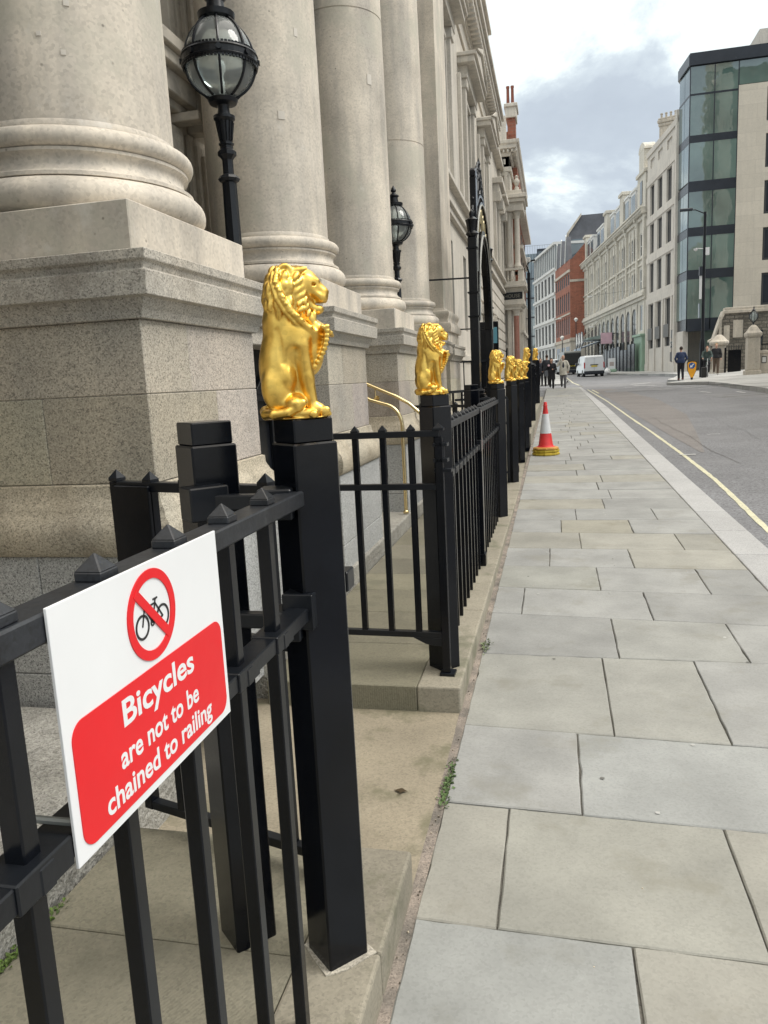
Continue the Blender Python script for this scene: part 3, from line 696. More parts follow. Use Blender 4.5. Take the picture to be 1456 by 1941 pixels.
# lugs that tie the near railing and the spare post to the nearest post
t = empty('gate_bracket', (-.64, 1.55, 1.2), 0, 'upper iron bracket tying the plain gate post to the nearest lion post', 'bracket', 'gate brackets')
def lug(t, z):
    b = MB(); b.obox((.055, -.02, z), (.075, .075, .066), R(8)); b.build('lug_block', BLKM, t, bevel=.003)
    b = MB(); b.obox((-.125, .0, z), (.07, .09, .075), R(-43)); b.build('lug_block', BLKM, t, bevel=.003)
    b = MB(); b.beam((-.12, .0, z), (.07, -.005, z), .03, .034); b.build('tie_bar', BLKM, t, bevel=.003)
lug(t, .055)
t = empty('gate_bracket', (-.64, 1.55, .95), 0, 'lower iron bracket tying the plain gate post to the nearest lion post', 'bracket', 'gate brackets'); lug(t, .035)
t = empty('gate_stop', (-.49, 1.72, 1.04), 0, 'small iron stop sticking out behind the nearest lion post', 'gate stop'); b = MB(); b.box(-.06, .0, -.02, .02, -.015, .015); b.build('stop_bar', BLKM, t, bevel=.003); b = MB(); b.box(-.03, .006, -.03, .03, -.03, .02); b.build('stop_block', BLKM, t, bevel=.003)

# ---- gate leaves, standing open
def gate_leaf(p, q, z0, z1, nb, label, zm=None, stile_q=False, plate=False, spikes=True):
    p = Vector(p); q = Vector(q); ln = (q - p).length; ang = math.atan2(q.y - p.y, q.x - p.x)
    t = empty('gate_leaf', (p.x, p.y, 0), ang, label, 'gate', 'open gate leaves')
    b = MB(); b.box(0, ln, -.018, .018, z1 - .028, z1); b.build('top_rail', BLKM, t, bevel=.002)
    b = MB(); b.box(0, ln, -.016, .016, z0, z0 + .028); b.build('bottom_rail', BLKM, t, bevel=.002)
    if zm: b = MB(); b.box(0, ln, -.016, .016, zm - .014, zm + .014); b.build('middle_rail', BLKM, t, bevel=.002)
    b = MB(); b.box(-.014, .022, -.02, .02, .13 if z0 > .2 else z0, z1 - .03); b.build('hinge_stile', BLK, t, bevel=.002)
    for k in range(nb):
        x = ln * (k + 1) / (nb + 1)
        b = MB(); b.box(x - .0135, x + .0135, -.0135, .0135, z0 + .02, z1 - .02); bo = b.build('baluster', BLK, t, bevel=.0015)
        b = MB(); b.box(x - .017, x + .017, -.017, .017, z1, z1 + .008); b.pyr((x, 0, z1 + .008), .034, .024); b.build('spike', BLKM, bo)
    return t, ln
t, ln = gate_leaf((-.505, 3.40, 0), (-1.30, 3.43, 0), .30, 1.275, 5, 'open gate leaf hinged on the second lion post, in front of the brass handrail', zm=1.02)
b = MB(); b.prism([(.02, .30), (.06, .30), (.16, .30), (.10, .27), (.06, .262), (.02, .262)], 'y', -.016, .016); b.build('foot_gusset', BLKM, t, bevel=.001)
b = MB()
for z in (1.14, 1.21): b.box(-.035, .03, -.035, .02, z - .008, z + .008)
b.lathe([(.02, 1.145), (.02, 1.205)], (0, -.012, 0), 12); b.box(-.05, .03, -.04, .012, 1.085, 1.10); b.build('hinge', BLKM, t, bevel=.001)
b = MB(); b.box(-.02, .03, -.022, .022, 1.275, 1.285); b.pyr((.005, 0, 1.285), .045, .024); b.build('spike', BLKM, t)
b = MB(); b.box(-.035, .035, -.035, .035, .120, .132); b.build('pivot_plate', BLKM, t)
t, ln = gate_leaf((-.62, 1.86, 0), (-1.30, 2.06, 0), .17, 1.245, 4, 'open gate leaf with a wide closing plate in front of the granite wall', zm=.80)
b = MB(); b.box(ln - .16, ln - .02, .02, .032, .62, 1.235); b.build('closing_plate', BLK, t, bevel=.002)
b = MB(); b.box(ln - .02, ln + .014, -.018, .018, .17, 1.245); cs_ = b.build('closing_stile', BLK, t, bevel=.002)
b = MB(); b.box(ln - .02, ln + .014, -.018, .018, 1.246, 1.255); b.pyr((ln - .003, 0, 1.255), .036, .026); b.build('spike', BLKM, cs_)
gate_leaf((-.84, 7.62, 0), (-1.5, 8.1, 0), .25, 1.24, 4, 'open gate leaf inside the second gateway', zm=.9)
gate_leaf((-.585, 9.95, 0), (-1.25, 9.85, 0), .25, 1.24, 4, 'open gate leaf hinged on the fourth lion post', zm=.9)

# ================================================================ bicycle sign
t = empty('warning_sign', (-.519, .667, .985), R(90), 'white and red sign forbidding bicycles chained to the railing', 'sign')
SW, SH = .410, .300      # local x runs along the railing, outward is -y
b = MB(); b.box(0, SW, 0, .004, 0, SH); b.build('sign_plate', PW, t, bevel=.0006)
def rrect(x0, x1, z0, z1, r, n=8):
    o_ = []
    for cx0, cz0, a0 in ((x1 - r, z0 + r, -90), (x1 - r, z1 - r, 0), (x0 + r, z1 - r, 90), (x0 + r, z0 + r, 180)):
        for k in range(n + 1): a = R(a0 + 90 * k / n); o_.append((cx0 + r * math.cos(a), cz0 + r * math.sin(a)))
    return o_
b = MB(); b.prism(rrect(.013, SW - .012, .012, .162, .022), 'y', -.0012, .0004); b.build('red_panel', PR, t)
def annulus(b, cx0, cz0, r0, r1, y0, y1, n=56):
    rs_ = []
    for k in range(n):
        a = 2 * math.pi * k / n; c, s_ = math.cos(a), math.sin(a)
        rs_.append([(cx0 + r0 * c, y0, cz0 + r0 * s_), (cx0 + r1 * c, y0, cz0 + r1 * s_), (cx0 + r1 * c, y1, cz0 + r1 * s_), (cx0 + r0 * c, y1, cz0 + r0 * s_)])
    b.rings(rs_, closed=True)
CX, CZ = .2035, .230
def seg2(b, p, q, w_, y0, y1):
    p = Vector(p); q = Vector(q); d_ = (q - p).normalized(); n_ = Vector((-d_.y, d_.x)) * w_ / 2
    b.prism([tuple(p - n_), tuple(q - n_), tuple(q + n_), tuple(p + n_)], 'y', y0, y1)
b = MB(); y0, y1 = -.0010, .0004; k = .040
W1 = (CX - .026, CZ - .010); W2 = (CX + .026, CZ - .010)
for W_ in (W1, W2): annulus(b, W_[0], W_[1], .0135, .0165, y0, y1, 40)
bb = (CX - .001, CZ - .011); st = (CX + .009, CZ + .013); hd = (CX - .017, CZ + .012)
for p_, q_ in ((bb, st), (bb, hd), (hd, st), (st, W2), (bb, W2), (W1, (CX - .0165, CZ + .016)), (st, (CX + .0105, CZ + .018)), ((CX + .0045, CZ + .0185), (CX + .016, CZ + .0185)), ((CX - .0165, CZ + .016), (CX - .024, CZ + .018)), ((CX - .0165, CZ + .016), (CX - .012, CZ + .0195))):
    seg2(b, p_, q_, .0023, y0, y1)
annulus(b, bb[0], bb[1], .003, .005, y0, y1, 16); b.build('bicycle_pictogram', PK, t)
b = MB(); annulus(b, CX, CZ, .0475, .0605, -.0016, .0002); b.build('prohibition_ring', PR, t)
b = MB(); seg2(b, (CX - .038, CZ + .038), (CX + .038, CZ - .038), .0125, -.0022, -.0002); b.build('prohibition_bar', PR, t)
for s_, u0, u1, z, size, of in (('Bicycles', .112, .300, .115, .0475, .0010), ('are not to be', .098, .306, .066, .040, .0008), ('chained to railing', .061, .343, .0255, .040, .0008)):
    me = text_mesh(s_, size, of, .0001, align='LEFT'); xs_ = [v.co.x for v in me.vertices]; a_, c_ = min(xs_), max(xs_)
    me.transform(Matrix.Translation((u0, -.0014, z)) @ Matrix.Rotation(R(90), 4, 'X') @ Matrix.Diagonal(((u1 - u0) / (c_ - a_), 1.0, 1, 1)) @ Matrix.Translation((-a_, 0, 0)))
    mesh_obj('sign_lettering', me, PW, t)
b = MB(); b.box(.0, .022, .075, .080, .015, .315); b.build('fixing_strap', STEEL, t)
for z in (.05, .262): b = MB(); b.tube([(.010, .004, z), (.010, .09, z)], .0045, 8); b.tube([(.010, .08, z), (.010, .095, z)], .008, 6); b.build('fixing_bolt', STEEL, t)

# ================================================================ lions
def lion_mesh():
    S = SDF((-.30, -.22, -.02), (.27, .22, 1.03), .0062); q = random.Random(21)
    # trunk
    S.ell((-.122, 0, .32), (.138, .130, .27), .04); S.ell((-.075, 0, .52), (.13, .125, .20), .05); S.ell((-.01, 0, .52), (.115, .115, .15), .05)
    S.cap((-.10, 0, .62), (-.03, 0, .78), .115, .10, .05)
    # haunches
    for s in (-1, 1):
        S.ell((-.155, s * .075, .185), (.098, .07, .155), .018, ry=R(-8)); S.ell((-.085, s * .10, .265), (.052, .045, .075), .02)
        S.cap((-.12, s * .10, .10), (-.035, s * .125, .045), .035, .03, .02)
        S.cap((-.05, s * .125, .035), (.045, s * .14, .033), .034, .034, .015)
        for k in range(4): S.ell((.062 + .006 * (k in (1, 2)), s * .14 + (k - 1.5) * .022, .026), (.026, .0125, .024), .004)
        # forelegs
        S.ell((-.01, s * .095, .50), (.085, .055, .13), .03)
        S.cap((.01, s * .088, .46), (.04, s * .075, .26), .062, .047, .02); S.cap((.04, s * .075, .27), (.068, s * .068, .08), .047, .036, .02)
        S.ell((.09, s * .07, .055), (.06, .048, .045), .02)
        for k in range(4): S.ell((.142 + .008 * (k in (1, 2)), s * .07 + (k - 1.5) * .025, .040), (.032, .0145, .032), .004)
        for k in range(4): S.ell((.172 + .008 * (k in (1, 2)), s * .07 + (k - 1.5) * .025, .020), (.010, .006, .012), .003)
    # groove between foreleg and belly, belly hollow
    for s in (-1, 1): S.cap((-.028, s * .15, .42), (-.02, s * .15, .12), .030, .036, .03, sub=True)
    S.ell((-.05, 0, .10), (.09, .20, .07), .02); S.ell((-.01, 0, .22), (.075, .075, .14), .03)
    # base slab of the casting
    S.cap((-.19, 0, .012), (.12, 0, .012), .028, .028, .02); S.ell((-.03, 0, .0), (.21, .17, .028), .015)
    # tail curling round the haunch
    S.path([(-.20, 0, .07), (-.235, .02, .05), (-.235, -.06, .035), (-.19, -.135, .035), (-.10, -.165, .045), (-.035, -.168, .075), (-.005, -.165, .10)], [.036, .036, .034, .031, .028, .026, .030], .012)
    S.path([(-.235, .02, .05), (-.22, .10, .035), (-.15, .15, .035)], [.034, .03, .026], .012)
    # head
    S.ell((.050, 0, .850), (.112, .092, .102), .03); S.ell((-.03, 0, .82), (.10, .112, .13), .03)
    S.cap((.08, 0, .862), (.172, 0, .795), .066, .050, .03)          # muzzle bridge
    S.ell((.172, 0, .762), (.044, .058, .042), .014)                  # upper lip
    S.ell((.205, 0, .800), (.020, .032, .018), .006)                  # nose
    S.ell((.142, 0, .690), (.044, .042, .030), .014)                   # chin
    S.cap((.05, 0, .74), (.13, 0, .70), .055, .03, .03)
    S.cap((.12, -.06, .722), (.20, -.02, .728), .008, .010, .008, sub=True); S.cap((.12, .06, .722), (.20, .02, .728), .008, .010, .008, sub=True)
    S.ell((.155, 0, .722), (.05, .03, .010), .008, sub=True)
    for s in (-1, 1):
        S.cap((.075, s * .058, .892), (.148, s * .034, .868), .023, .016, .008)   # brow
        S.ell((.112, s * .058, .842), (.024, .016, .013), .010, sub=True)
        S.ell((.105, s * .048, .838), (.016, .014, .012), .004)
        S.cap((.10, s * .05, .815), (.15, s * .04, .775), .024, .022, .012)       # cheek
        S.cap((.128, s * .048, .812), (.178, s * .034, .80), .004, .005, .006, sub=True)
        # ear
        for k in range(11):
            a = R(-50 + k * 26); S.ell((-.055 + .040 * math.cos(a), s * .095, .915 + .043 * math.sin(a)), (.015, .018, .015), .008)
        S.ell((-.055, s * .106, .912), (.024, .022, .028), .008, sub=True)
    # full rounded ruff of short curled tufts
    def lock(p, dr, ln, r, k=.006):
        pts = []; p = Vector(p); dr = Vector(dr).normalized(); sw = Vector((q.uniform(-1, 1), q.uniform(-.5, .5), q.uniform(-1, 1))) * .5
        for i in range(5):
            t_ = i / 4; pts.append(tuple(p)); p = p + dr * ln / 4; dr = (dr + sw * .45 * math.sin(t_ * 5)).normalized()
        S.path(pts, [r * .8, r, r * .95, r * .7, r * .35], k)
    S.ell((-.045, 0, .80), (.135, .132, .165), .03); S.ell((-.075, 0, .70), (.115, .128, .12), .03)
    for i in range(7):
        y = (i - 3) * .024; lock((-.03, y, .945 - abs(y) * .3), (.95, y * 3, .05), .115, .022, .010)
    for s in (-1, 1):
        for i in range(6):
            z = .905 - i * .040; lock((.025 + .004 * i, s * (.092 - .003 * i), z), (-.45, s * .55, -.55), .060, .019, .008)
            lock((.045 + .008 * i, s * (.076 - .002 * i), z - .02), (-.25, s * .45, -.75), .055, .016, .007)
        for i in range(5): lock((.045 + i * .014, s * .055, .695 - i * .012), (.05, s * .15, -1), .065, .017, .008)
    for i in range(6): y = (i - 2.5) * .02; lock((.115, y, .672), (.0, y * 3, -1), .062, .015, .008)
    for row, (z, n_) in enumerate(((.93, 7), (.885, 9), (.835, 10), (.785, 11), (.735, 11), (.685, 10), (.64, 9))):
        for i in range(n_):
            a = -1.75 + 3.5 * (i + (.5 if row % 2 else .0) + q.uniform(-.15, .15)) / n_
            rad = .132 * math.sqrt(max(.12, 1 - ((z - .78) / .19) ** 2)); c_x = -.048 - (.86 - z) * .05
            lock((c_x - rad * math.cos(a), rad * 1.0 * math.sin(a), z + .02), (-.12 * math.cos(a) + q.uniform(-.3, .3), q.uniform(-.4, .4), -1), q.uniform(.06, .085), q.uniform(.020, .026), .009)
    # rope-like garland from behind the ear to the shield
    for s in (-1, 1):
        gp = [(-.105, s * .112, .93), (-.118, s * .140, .86), (-.095, s * .152, .77), (-.050, s * .150, .69), (.01, s * .136, .62), (.065, s * .108, .57), (.115, s * .07, .54)]
        S.path(gp, [.014, .020, .023, .024, .024, .023, .021], .008)
        S.path([(x - .028, y_ * 1.02, z - .018) for x, y_, z in gp], [.013] * 7, .006)
        for j in range(len(gp) - 1):
            for u in (.2, .5, .8):
                a0 = Vector(gp[j]).lerp(Vector(gp[j + 1]), u); S.ell((a0.x + q.uniform(-.012, .012), a0.y * 1.12, a0.z + q.uniform(-.012, .012)), (.015, .012, .011), .006)
    S.cap((.06, -.07, .53), (.06, .07, .53), .04, .04, .03)
    # shield held on the chest
    S.ell((.075, 0, .44), (.095, .085, .17), .03); S.ell((.10, 0, .53), (.08, .085, .07), .03)
    c0 = Vector((.165, 0, .50))
    for k in range(13):
        t_ = k / 12; z = .575 - .33 * t_; x = .085 + .10 * math.sin(math.pi * min(1, .18 + .75 * (1 - t_)) * .5) - .085 * t_ + .03 * math.sin(math.pi * t_); wd = .105 * (1 - .78 * t_ ** 2.2)
        S.cap((x, -wd, z), (x, wd, z), .016, .016, .006)
        S.ell((x + .008, wd, z), (.016, .014, .014), .004); S.ell((x + .008, -wd, z), (.016, .014, .014), .004)
    S.path([(.155, -.118, .575), (.215, -.07, .535), (.228, 0, .525), (.215, .07, .535), (.155, .118, .575)], .013, .008)
    S.cap((.11, 0, .605), (.195, 0, .555), .034, .026, .015); S.cap((.13, -.05, .575), (.13, .05, .575), .035, k=.02)
    for i in range(26): S.ell((.165 - .10 * (i % 13) / 12 + .012, (-1 if i < 13 else 1) * (.05 - .03 * (i % 13) / 12) * q.uniform(.3, 1.4), .52 - .22 * (i % 13) / 12), (.018, .016, .016), .006)
    # muscle definition
    for s in (-1, 1):
        S.cap((-.135, s * .13, .56), (-.105, s * .135, .36), .010, .016, .02, sub=True)
        S.cap((-.07, s * .145, .33), (-.17, s * .15, .35), .005, .009, .016, sub=True)
    S.cut(2, 0.0)
    return S.mesh('lion', .322 / .975)
LM = lion_mesh()
def lion(x, y, z, rz, label, sc_=1.0):
    t = empty('lion_statue', (x, y, z), rz, label, 'lion statue', 'gilded lions on the iron posts'); t.scale = (sc_,) * 3
    me = LM
    if not me.materials: me.materials.append(GOLD)
    o = bpy.data.objects.new('lion_body', me); col.objects.link(o); o.parent = t
    return t
H_ = .12 + 1.312
LZ = R(18)
for y, zb, s_ in ((1.593, .12, 'nearest and largest gilded lion holding a shield'), (3.5, .12, 'second gilded lion, on the post with the gate hinges'), (7.55, .12, 'third gilded lion, left one of the overlapping middle pair'),
              (10.05, .12, 'fourth gilded lion, right one of the overlapping middle pair'), (12.3, .12, 'fifth gilded lion, in the small low pair'), (14.1, .12, 'sixth gilded lion, rightmost of the small low pair'),
              (16.2, .42, 'seventh gilded lion, raised above the low pair'), (24.15, .62, 'farthest gilded lion, highest on its post')):
    lion(PX + (.02 if y == 14.1 else 0) + .0, y, zb + 1.312, LZ if y > 2 else R(22), s_, 1.12 if y > 20 else 1.0)
# ================================================================ facade helper
def facade(name, mt, U, Z0, Z1, ops, depth=.22, D=6.0, parent=None, zbase=None):
    """wall in local coords: face at y=0 looking to -Y, u along +X. ops: (u0,u1,z0,z1[,'arch'])"""
    us = sorted(set([0, U] + [o[0] for o in ops] + [o[1] for o in ops])); zs = sorted(set([Z0, Z1] + [o[2] for o in ops] + [o[3] for o in ops]))
    b = MB()
    for i in range(len(us) - 1):
        run = None
        for j in range(len(zs) - 1):
            cu, cz = (us[i] + us[i + 1]) / 2, (zs[j] + zs[j + 1]) / 2
            hole = any(o[0] < cu < o[1] and o[2] < cz < o[3] for o in ops)
            if not hole: b.poly([(us[i], 0, zs[j]), (us[i + 1], 0, zs[j]), (us[i + 1], 0, zs[j + 1]), (us[i], 0, zs[j + 1])])
    for o in ops:
        u0, u1, z0, z1 = o[:4]; e = depth; arch = len(o) > 4
        zt = z1 - (u1 - u0) / 2 if arch else z1
        b.poly([(u0, 0, z0), (u0, e, z0), (u0, e, zt), (u0, 0, zt)]); b.poly([(u1, 0, z0), (u1, 0, zt), (u1, e, zt), (u1, e, z0)])
        b.poly([(u0, 0, z0), (u1, 0, z0), (u1, e, z0), (u0, e, z0)])
        if not arch: b.poly([(u0, 0, z1), (u0, e, z1), (u1, e, z1), (u1, 0, z1)])
        else:
            r = (u1 - u0) / 2; c = (u0 + u1) / 2; n = 14
            pts = [(c - r * math.cos(math.pi * k / n), zt + r * math.sin(math.pi * k / n)) for k in range(n + 1)]
            for k in range(n):
                (ua, za), (ub, zb) = pts[k], pts[k + 1]
                b.poly([(ua, 0, za), (ub, 0, zb), (ub, e, zb), (ua, e, za)])
                cor = (u0, z1) if k < n / 2 else (u1, z1)
                b.poly([(cor[0], 0, cor[1]), (ub, 0, zb), (ua, 0, za)])
            b.poly([(u0, 0, z1), (c, 0, z1), (pts[n // 2][0], 0, pts[n // 2][1])])
    b.poly([(0, 0, Z0), (0, 0, Z1), (0, D, Z1), (0, D, Z0)]); b.poly([(U, 0, Z0), (U, D, Z0), (U, D, Z1), (U, 0, Z1)])
    b.poly([(0, 0, Z1), (U, 0, Z1), (U, D, Z1), (0, D, Z1)]); b.poly([(0, D, Z0), (0, D, Z1), (U, D, Z1), (U, D, Z0)])
    return b.build(name, mt, parent)
_wc = {}
def window(parent, u0, u1, z0, z1, depth=.22, fm=None, gm=None, fw=.06, mul=(), tra=(), arch=False, name='window'):
    key = (round(u1 - u0, 3), round(z1 - z0, 3), depth, fm, gm, fw, mul, tra, arch)
    if key in _wc:
        o = _wc[key].copy(); col.objects.link(o); o.parent = parent
        for ch in _wc[key].children: c = ch.copy(); col.objects.link(c); c.parent = o
    else:
        W_, H = u1 - u0, z1 - z0; b = MB(); y0, y1 = depth - .07, depth - .002
        if fw:
            b.box(0, fw, y0, y1, 0, H); b.box(W_ - fw, W_, y0, y1, 0, H); b.box(fw, W_ - fw, y0, y1, 0, fw); b.box(fw, W_ - fw, y0, y1, H - fw, H)
        for m_ in mul: b.box(W_ * m_ - fw * .4, W_ * m_ + fw * .4, y0 + .005, y1, fw, H - fw)
        for m_ in tra: b.box(fw, W_ - fw, y0 + .008, y1, H * m_ - fw * .4, H * m_ + fw * .4)
        o = b.build(name, MATS[fm], parent)
        p = MB(); p.box(fw * .6, W_ - fw * .6, depth - .045, depth - .03, fw * .6, H - fw * .6); p.build('pane', gm, o); _wc[key] = o
    o.location = (u0, 0, z0); return o

# ================================================================ the portico building
PX0 = -1.45; PYS = [2.56 + 2.34 * i for i in (-1, 0, 1, 2, 3)]; PW_ = 1.06
root = empty('classical_building', (-2.0, 3.0, 0), 0, 'pale stone classical building with giant columns on granite pedestals', 'building')
def W(o): o.location = (2.0, -3.0, 0); return o
PR_C = [(0, 1.77), (.02, 1.77), (.03, 1.80), (.045, 1.825), (.05, 1.84), (.082, 1.842), (.086, 1.925), (.070, 1.932), (.076, 1.952), (.09, 1.962), (.092, 1.995), (0, 1.999)]
PR_B = [(0, .90), (.055, .90), (.075, .915), (.086, .95), (.088, .99), (.078, 1.03), (.05, 1.055), (.046, 1.075), (.030, 1.095), (.014, 1.13), (.012, 1.165), (0, 1.17)]
def ring(x0, x1, y0, y1): return [(x0, y0), (x1, y0), (x1, y1), (x0, y1)]
q = random.Random(17)
def pedestal(y0, nm='pedestal', xw=PW_, x1=PX0, yw=PW_):
    x0 = x1 - xw; y1 = y0 + yw
    b = MB(); b.tint(.8); b.box(x0 + .01, x1 - .006, y0 + .006, y1 - .006, .3, 1.99)
    for z0, z1, fx, fy in ((1.17, 1.50, .58, .56), (1.50, 1.77, .30, .34)):
        xs = [x0, x0 + xw * fx, x1]; ys2 = [y0, y0 + yw * fy, y1]
        for i in range(2):
            for j in range(2):
                v = q.uniform(.86, 1.1); b.tint(v, v * q.uniform(.95, 1.0), v * q.uniform(.88, 1.0)); g = .0015
                b.box(xs[i] + g, xs[i + 1] - g, ys2[j] + g, ys2[j + 1] - g, z0 + g, z1 - g)
    pd = W(b.build(nm, GRAN, root, bevel=.003))
    b = MB(); b.moulding(PR_C, ring(x0, x1, y0, y1), closed=True); b.build('pedestal_cornice', GRAN, pd, bevel=.002)
    b = MB(); b.tint(1.0, .96, .86); b.moulding(PR_B, ring(x0, x1, y0, y1), closed=True); b.build('pedestal_moulding', GRAN, pd, smooth=True)
    b = MB(); e = .055; h0 = .118; xs = [x0 - e, x0 + .55, x1 + e]; ys2 = [y0 - e, y0 + .5, y1 + e]
    for (z0, z1) in ((h0, .42), (.42, .90)):
        for i in range(2):
            for j in range(2):
                v = q.uniform(.93, 1.05); b.tint(v, v, v); b.box(xs[i] + .0015, xs[i + 1] - .0015, ys2[j] + .0015, ys2[j + 1] - .0015, z0 + .0015, z1 - .0015)
    b.build('pedestal_base', GRANG, pd, bevel=.004)
    b = MB(); i_ = .012; b.box(x0 + i_, x1 - i_, y0 + i_, y1 - i_, 1.996, 2.185); b.build('column_plinth', LIMEC, pd, bevel=.004)
    return pd
def torus_prof(R0, z0, z1, n=10):
    c = (z0 + z1) / 2; r = (z1 - z0) / 2; return [(R0 - r + r * math.cos(a), c + r * math.sin(a)) for a in [R(-90 + 180 * k / n) for k in range(n + 1)]]
def with_joints(prof, zs_):
    out = []
    for (r0, z0), (r1, z1) in zip(prof[:-1], prof[1:]):
        out.append((r0, z0))
        for z in zs_:
            if z0 < z < z1: r_ = r0 + (r1 - r0) * (z - z0) / (z1 - z0); out += [(r_, z - .006), (r_ - .006, z - .004), (r_ - .006, z + .004), (r_, z + .006)]
    return out + [prof[-1]]
J_ = [(4.4, 6.4), (3.9, 6.0), (5.3, 7.2), (4.9, 6.9), (4.4, 6.6)]
for k, y0 in enumerate(PYS):
    pd = pedestal(y0)
    c = (PX0 - PW_ / 2, y0 + PW_ / 2, 0)
    prof = [(.412 * (1 - .14 * ((z - 2.5) / 6.2) ** 2), z) for z in np.linspace(2.515, 8.6, 14)]
    b = MB(); b.lathe([(.425, 2.505), (.425, 2.515), (.418, 2.53)] + with_joints(prof, J_[k]), c, 64); cl = W(b.build('column', LIMEC, root, smooth=True, ang=50))
    b = MB(); b.lathe([(.40, 2.18)] + torus_prof(.525, 2.186, 2.315) + [(.480, 2.318), (.480, 2.332), (.455, 2.345), (.440, 2.37), (.443, 2.395), (.462, 2.408), (.462, 2.42)] + torus_prof(.487, 2.422, 2.495) + [(.432, 2.498), (.432, 2.506)], c, 64); b.build('column_base', LIMEC, cl, smooth=True, ang=50)
    b = MB(); b.lathe([(.36, 8.55), (.38, 8.6), (.37, 8.65), (.42, 8.85), (.52, 9.1), (.54, 9.12)], c, 32); b.box(c[0] - .5, c[0] + .5, c[1] - .5, c[1] + .5, 9.12, 9.25); b.build('capital', LIMEC, cl)
b = MB(); b.box(-2.6, -1.42, .1, 11.2, 9.26, 10.5); b.box(-2.7, -1.2, 0, 11.3, 10.5, 10.8); W(b.build('entablature', LIMEF, root))
rep = mat('pale repair mortar', (.57, .53, .47), .8, var=.04)
for k, (ax, ay, az), sx, sz in [(2, (-1.7275, 5.1065, 3.26), .045, .05), (1, (-1.735, 2.761, 2.93), .02, .02), (1, (-1.758, 2.745, 2.76), .018, .018), (1, (-1.827, 2.709, 2.82), .016, .016), (2, (-1.629, 5.218, 3.79), .03, .05), (3, (-1.656, 7.519, 4.30), .05, .09)]:
    cx_k, cy_k = PX0 - PW_ / 2, PYS[k] + PW_ / 2; a_ = math.atan2(ay - cy_k, ax - cx_k); rr = .4085 if az < 3.5 else .405; n = 5
    b = MB(); rs_ = []
    for i in range(n + 1):
        aa = a_ - sx / .41 / 2 + sx / .41 * i / n; rs_.append([(cx_k + r_ * math.cos(aa), cy_k + r_ * math.sin(aa), z_) for r_, z_ in ((rr - .01, az - sz / 2), (rr + .0065, az - sz / 2), (rr + .0065, az + sz / 2), (rr - .01, az + sz / 2))])
    b.rings(rs_); W(b.build('stone_patch', rep, root))
# end pier of the portico with its own moulded base
pd = pedestal(11.45, yw=1.25, x1=-1.50, xw=1.1); 
b = MB(); b.box(-2.75, -1.575, 11.52, 12.62, 2.5, 9.26); W(b.build('pier', LIMEC, root, bevel=.006))
b = MB(); b.moulding([(0, 2.18), (.10, 2.19), (.115, 2.25), (.10, 2.315), (.07, 2.32), (.055, 2.36), (.065, 2.40), (.075, 2.42), (.085, 2.455), (.07, 2.49), (.02, 2.50), (.0, 2.54)], [(-2.7, 11.52), (-1.575, 11.52), (-1.575, 12.62), (-2.7, 12.62)]); W(b.build('pier_base', LIMEC, root, smooth=True))
# recessed wall, windows, sills
ops = []
for i, y0 in enumerate(PYS[:-1]):
    yc = y0 + PW_ + .64
    ops += [(yc - .98, yc + .98, 3.80, 7.6), (yc - .95, yc + .95, 1.9, 3.17)]
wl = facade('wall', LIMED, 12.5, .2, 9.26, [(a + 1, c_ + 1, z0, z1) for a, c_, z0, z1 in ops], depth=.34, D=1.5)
wl.parent = root; wl.rotation_euler = (0, 0, R(90)); wl.location = (-2.6 + 2.0, -1 - 3.0, 0)
for a, c_, z0, z1 in ops:
    o = window(root, a, c_, z0, z1, .34, 'dark window frame', GLD, .05, (.5,), (.5,)); o.rotation_euler = (0, 0, R(90)); o.location = (-2.6 + 2.0, a - 3.0, z0)
    b = MB()
    for e, dpt in ((.17, .035), (.11, .06), (.05, .085)):
        for s_ in ((a - e, a - e + .07), (c_ + e - .07, c_ + e)): b.box(-2.6, -2.6 + dpt, s_[0], s_[1], z0 - .05, z1 + e)
        b.box(-2.6, -2.6 + dpt, a - e + .07, c_ + e - .07, z1 + e - .07, z1 + e)
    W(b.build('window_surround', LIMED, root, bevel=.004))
    if z0 > 3.5:
        b = MB()
        for dpt, za, zb in ((.08, 3.42, 3.48), (.14, 3.48, 3.62), (.20, 3.62, 3.70), (.24, 3.70, 3.78)): b.box(-2.6, -2.6 + dpt, a - .18, c_ + .18, za, zb)
        for s_ in (a - .1, c_ + .02): b.box(-2.6, -2.6 + .22, s_, s_ + .12, 3.36, 3.42)
        W(b.build('window_sill', LIMED, root, bevel=.006))
# stone screen, iron gate and lintel between the first pair of pedestals and the third
for i in (1, 3):
    ya, yb = PYS[i] + PW_, PYS[i] + 2.34
    b = MB(); b.box(-2.25, -1.62, ya + .05, yb - .05, 1.74, 1.84); b.box(-2.27, -1.585, ya + .06, yb - .06, 1.84, 1.992); W(b.build('screen_lintel', GRAN, root, bevel=.006))
    b = MB(); b.box(-1.86, -1.82, ya + .02, yb - .02, .24, 1.74)
    for k in range(4): y = ya + .16 + k * .31; b.box(-1.82, -1.795, y, y + .04, .3, 1.7)
    b.box(-1.82, -1.785, ya + .06, yb - .06, 1.42, 1.46); b.box(-1.82, -1.785, ya + .06, yb - .06, 1.30, 1.33); b.box(-1.82, -1.785, ya + .06, yb - .06, .75, .79)
    b.prism([(ya + .08, 1.46), (ya + .5, 1.46), (ya + .42, 1.50), (ya + .34, 1.56), (ya + .22, 1.60), (ya + .12, 1.68), (ya + .08, 1.68)], 'x', -1.82, -1.79)
    b.prism([(yb - .08, 1.46), (yb - .5, 1.46), (yb - .42, 1.50), (yb - .34, 1.56), (yb - .22, 1.60), (yb - .12, 1.68), (yb - .08, 1.68)], 'x', -1.82, -1.79)
    W(b.build('screen_gate', BLKM, root, bevel=.003))
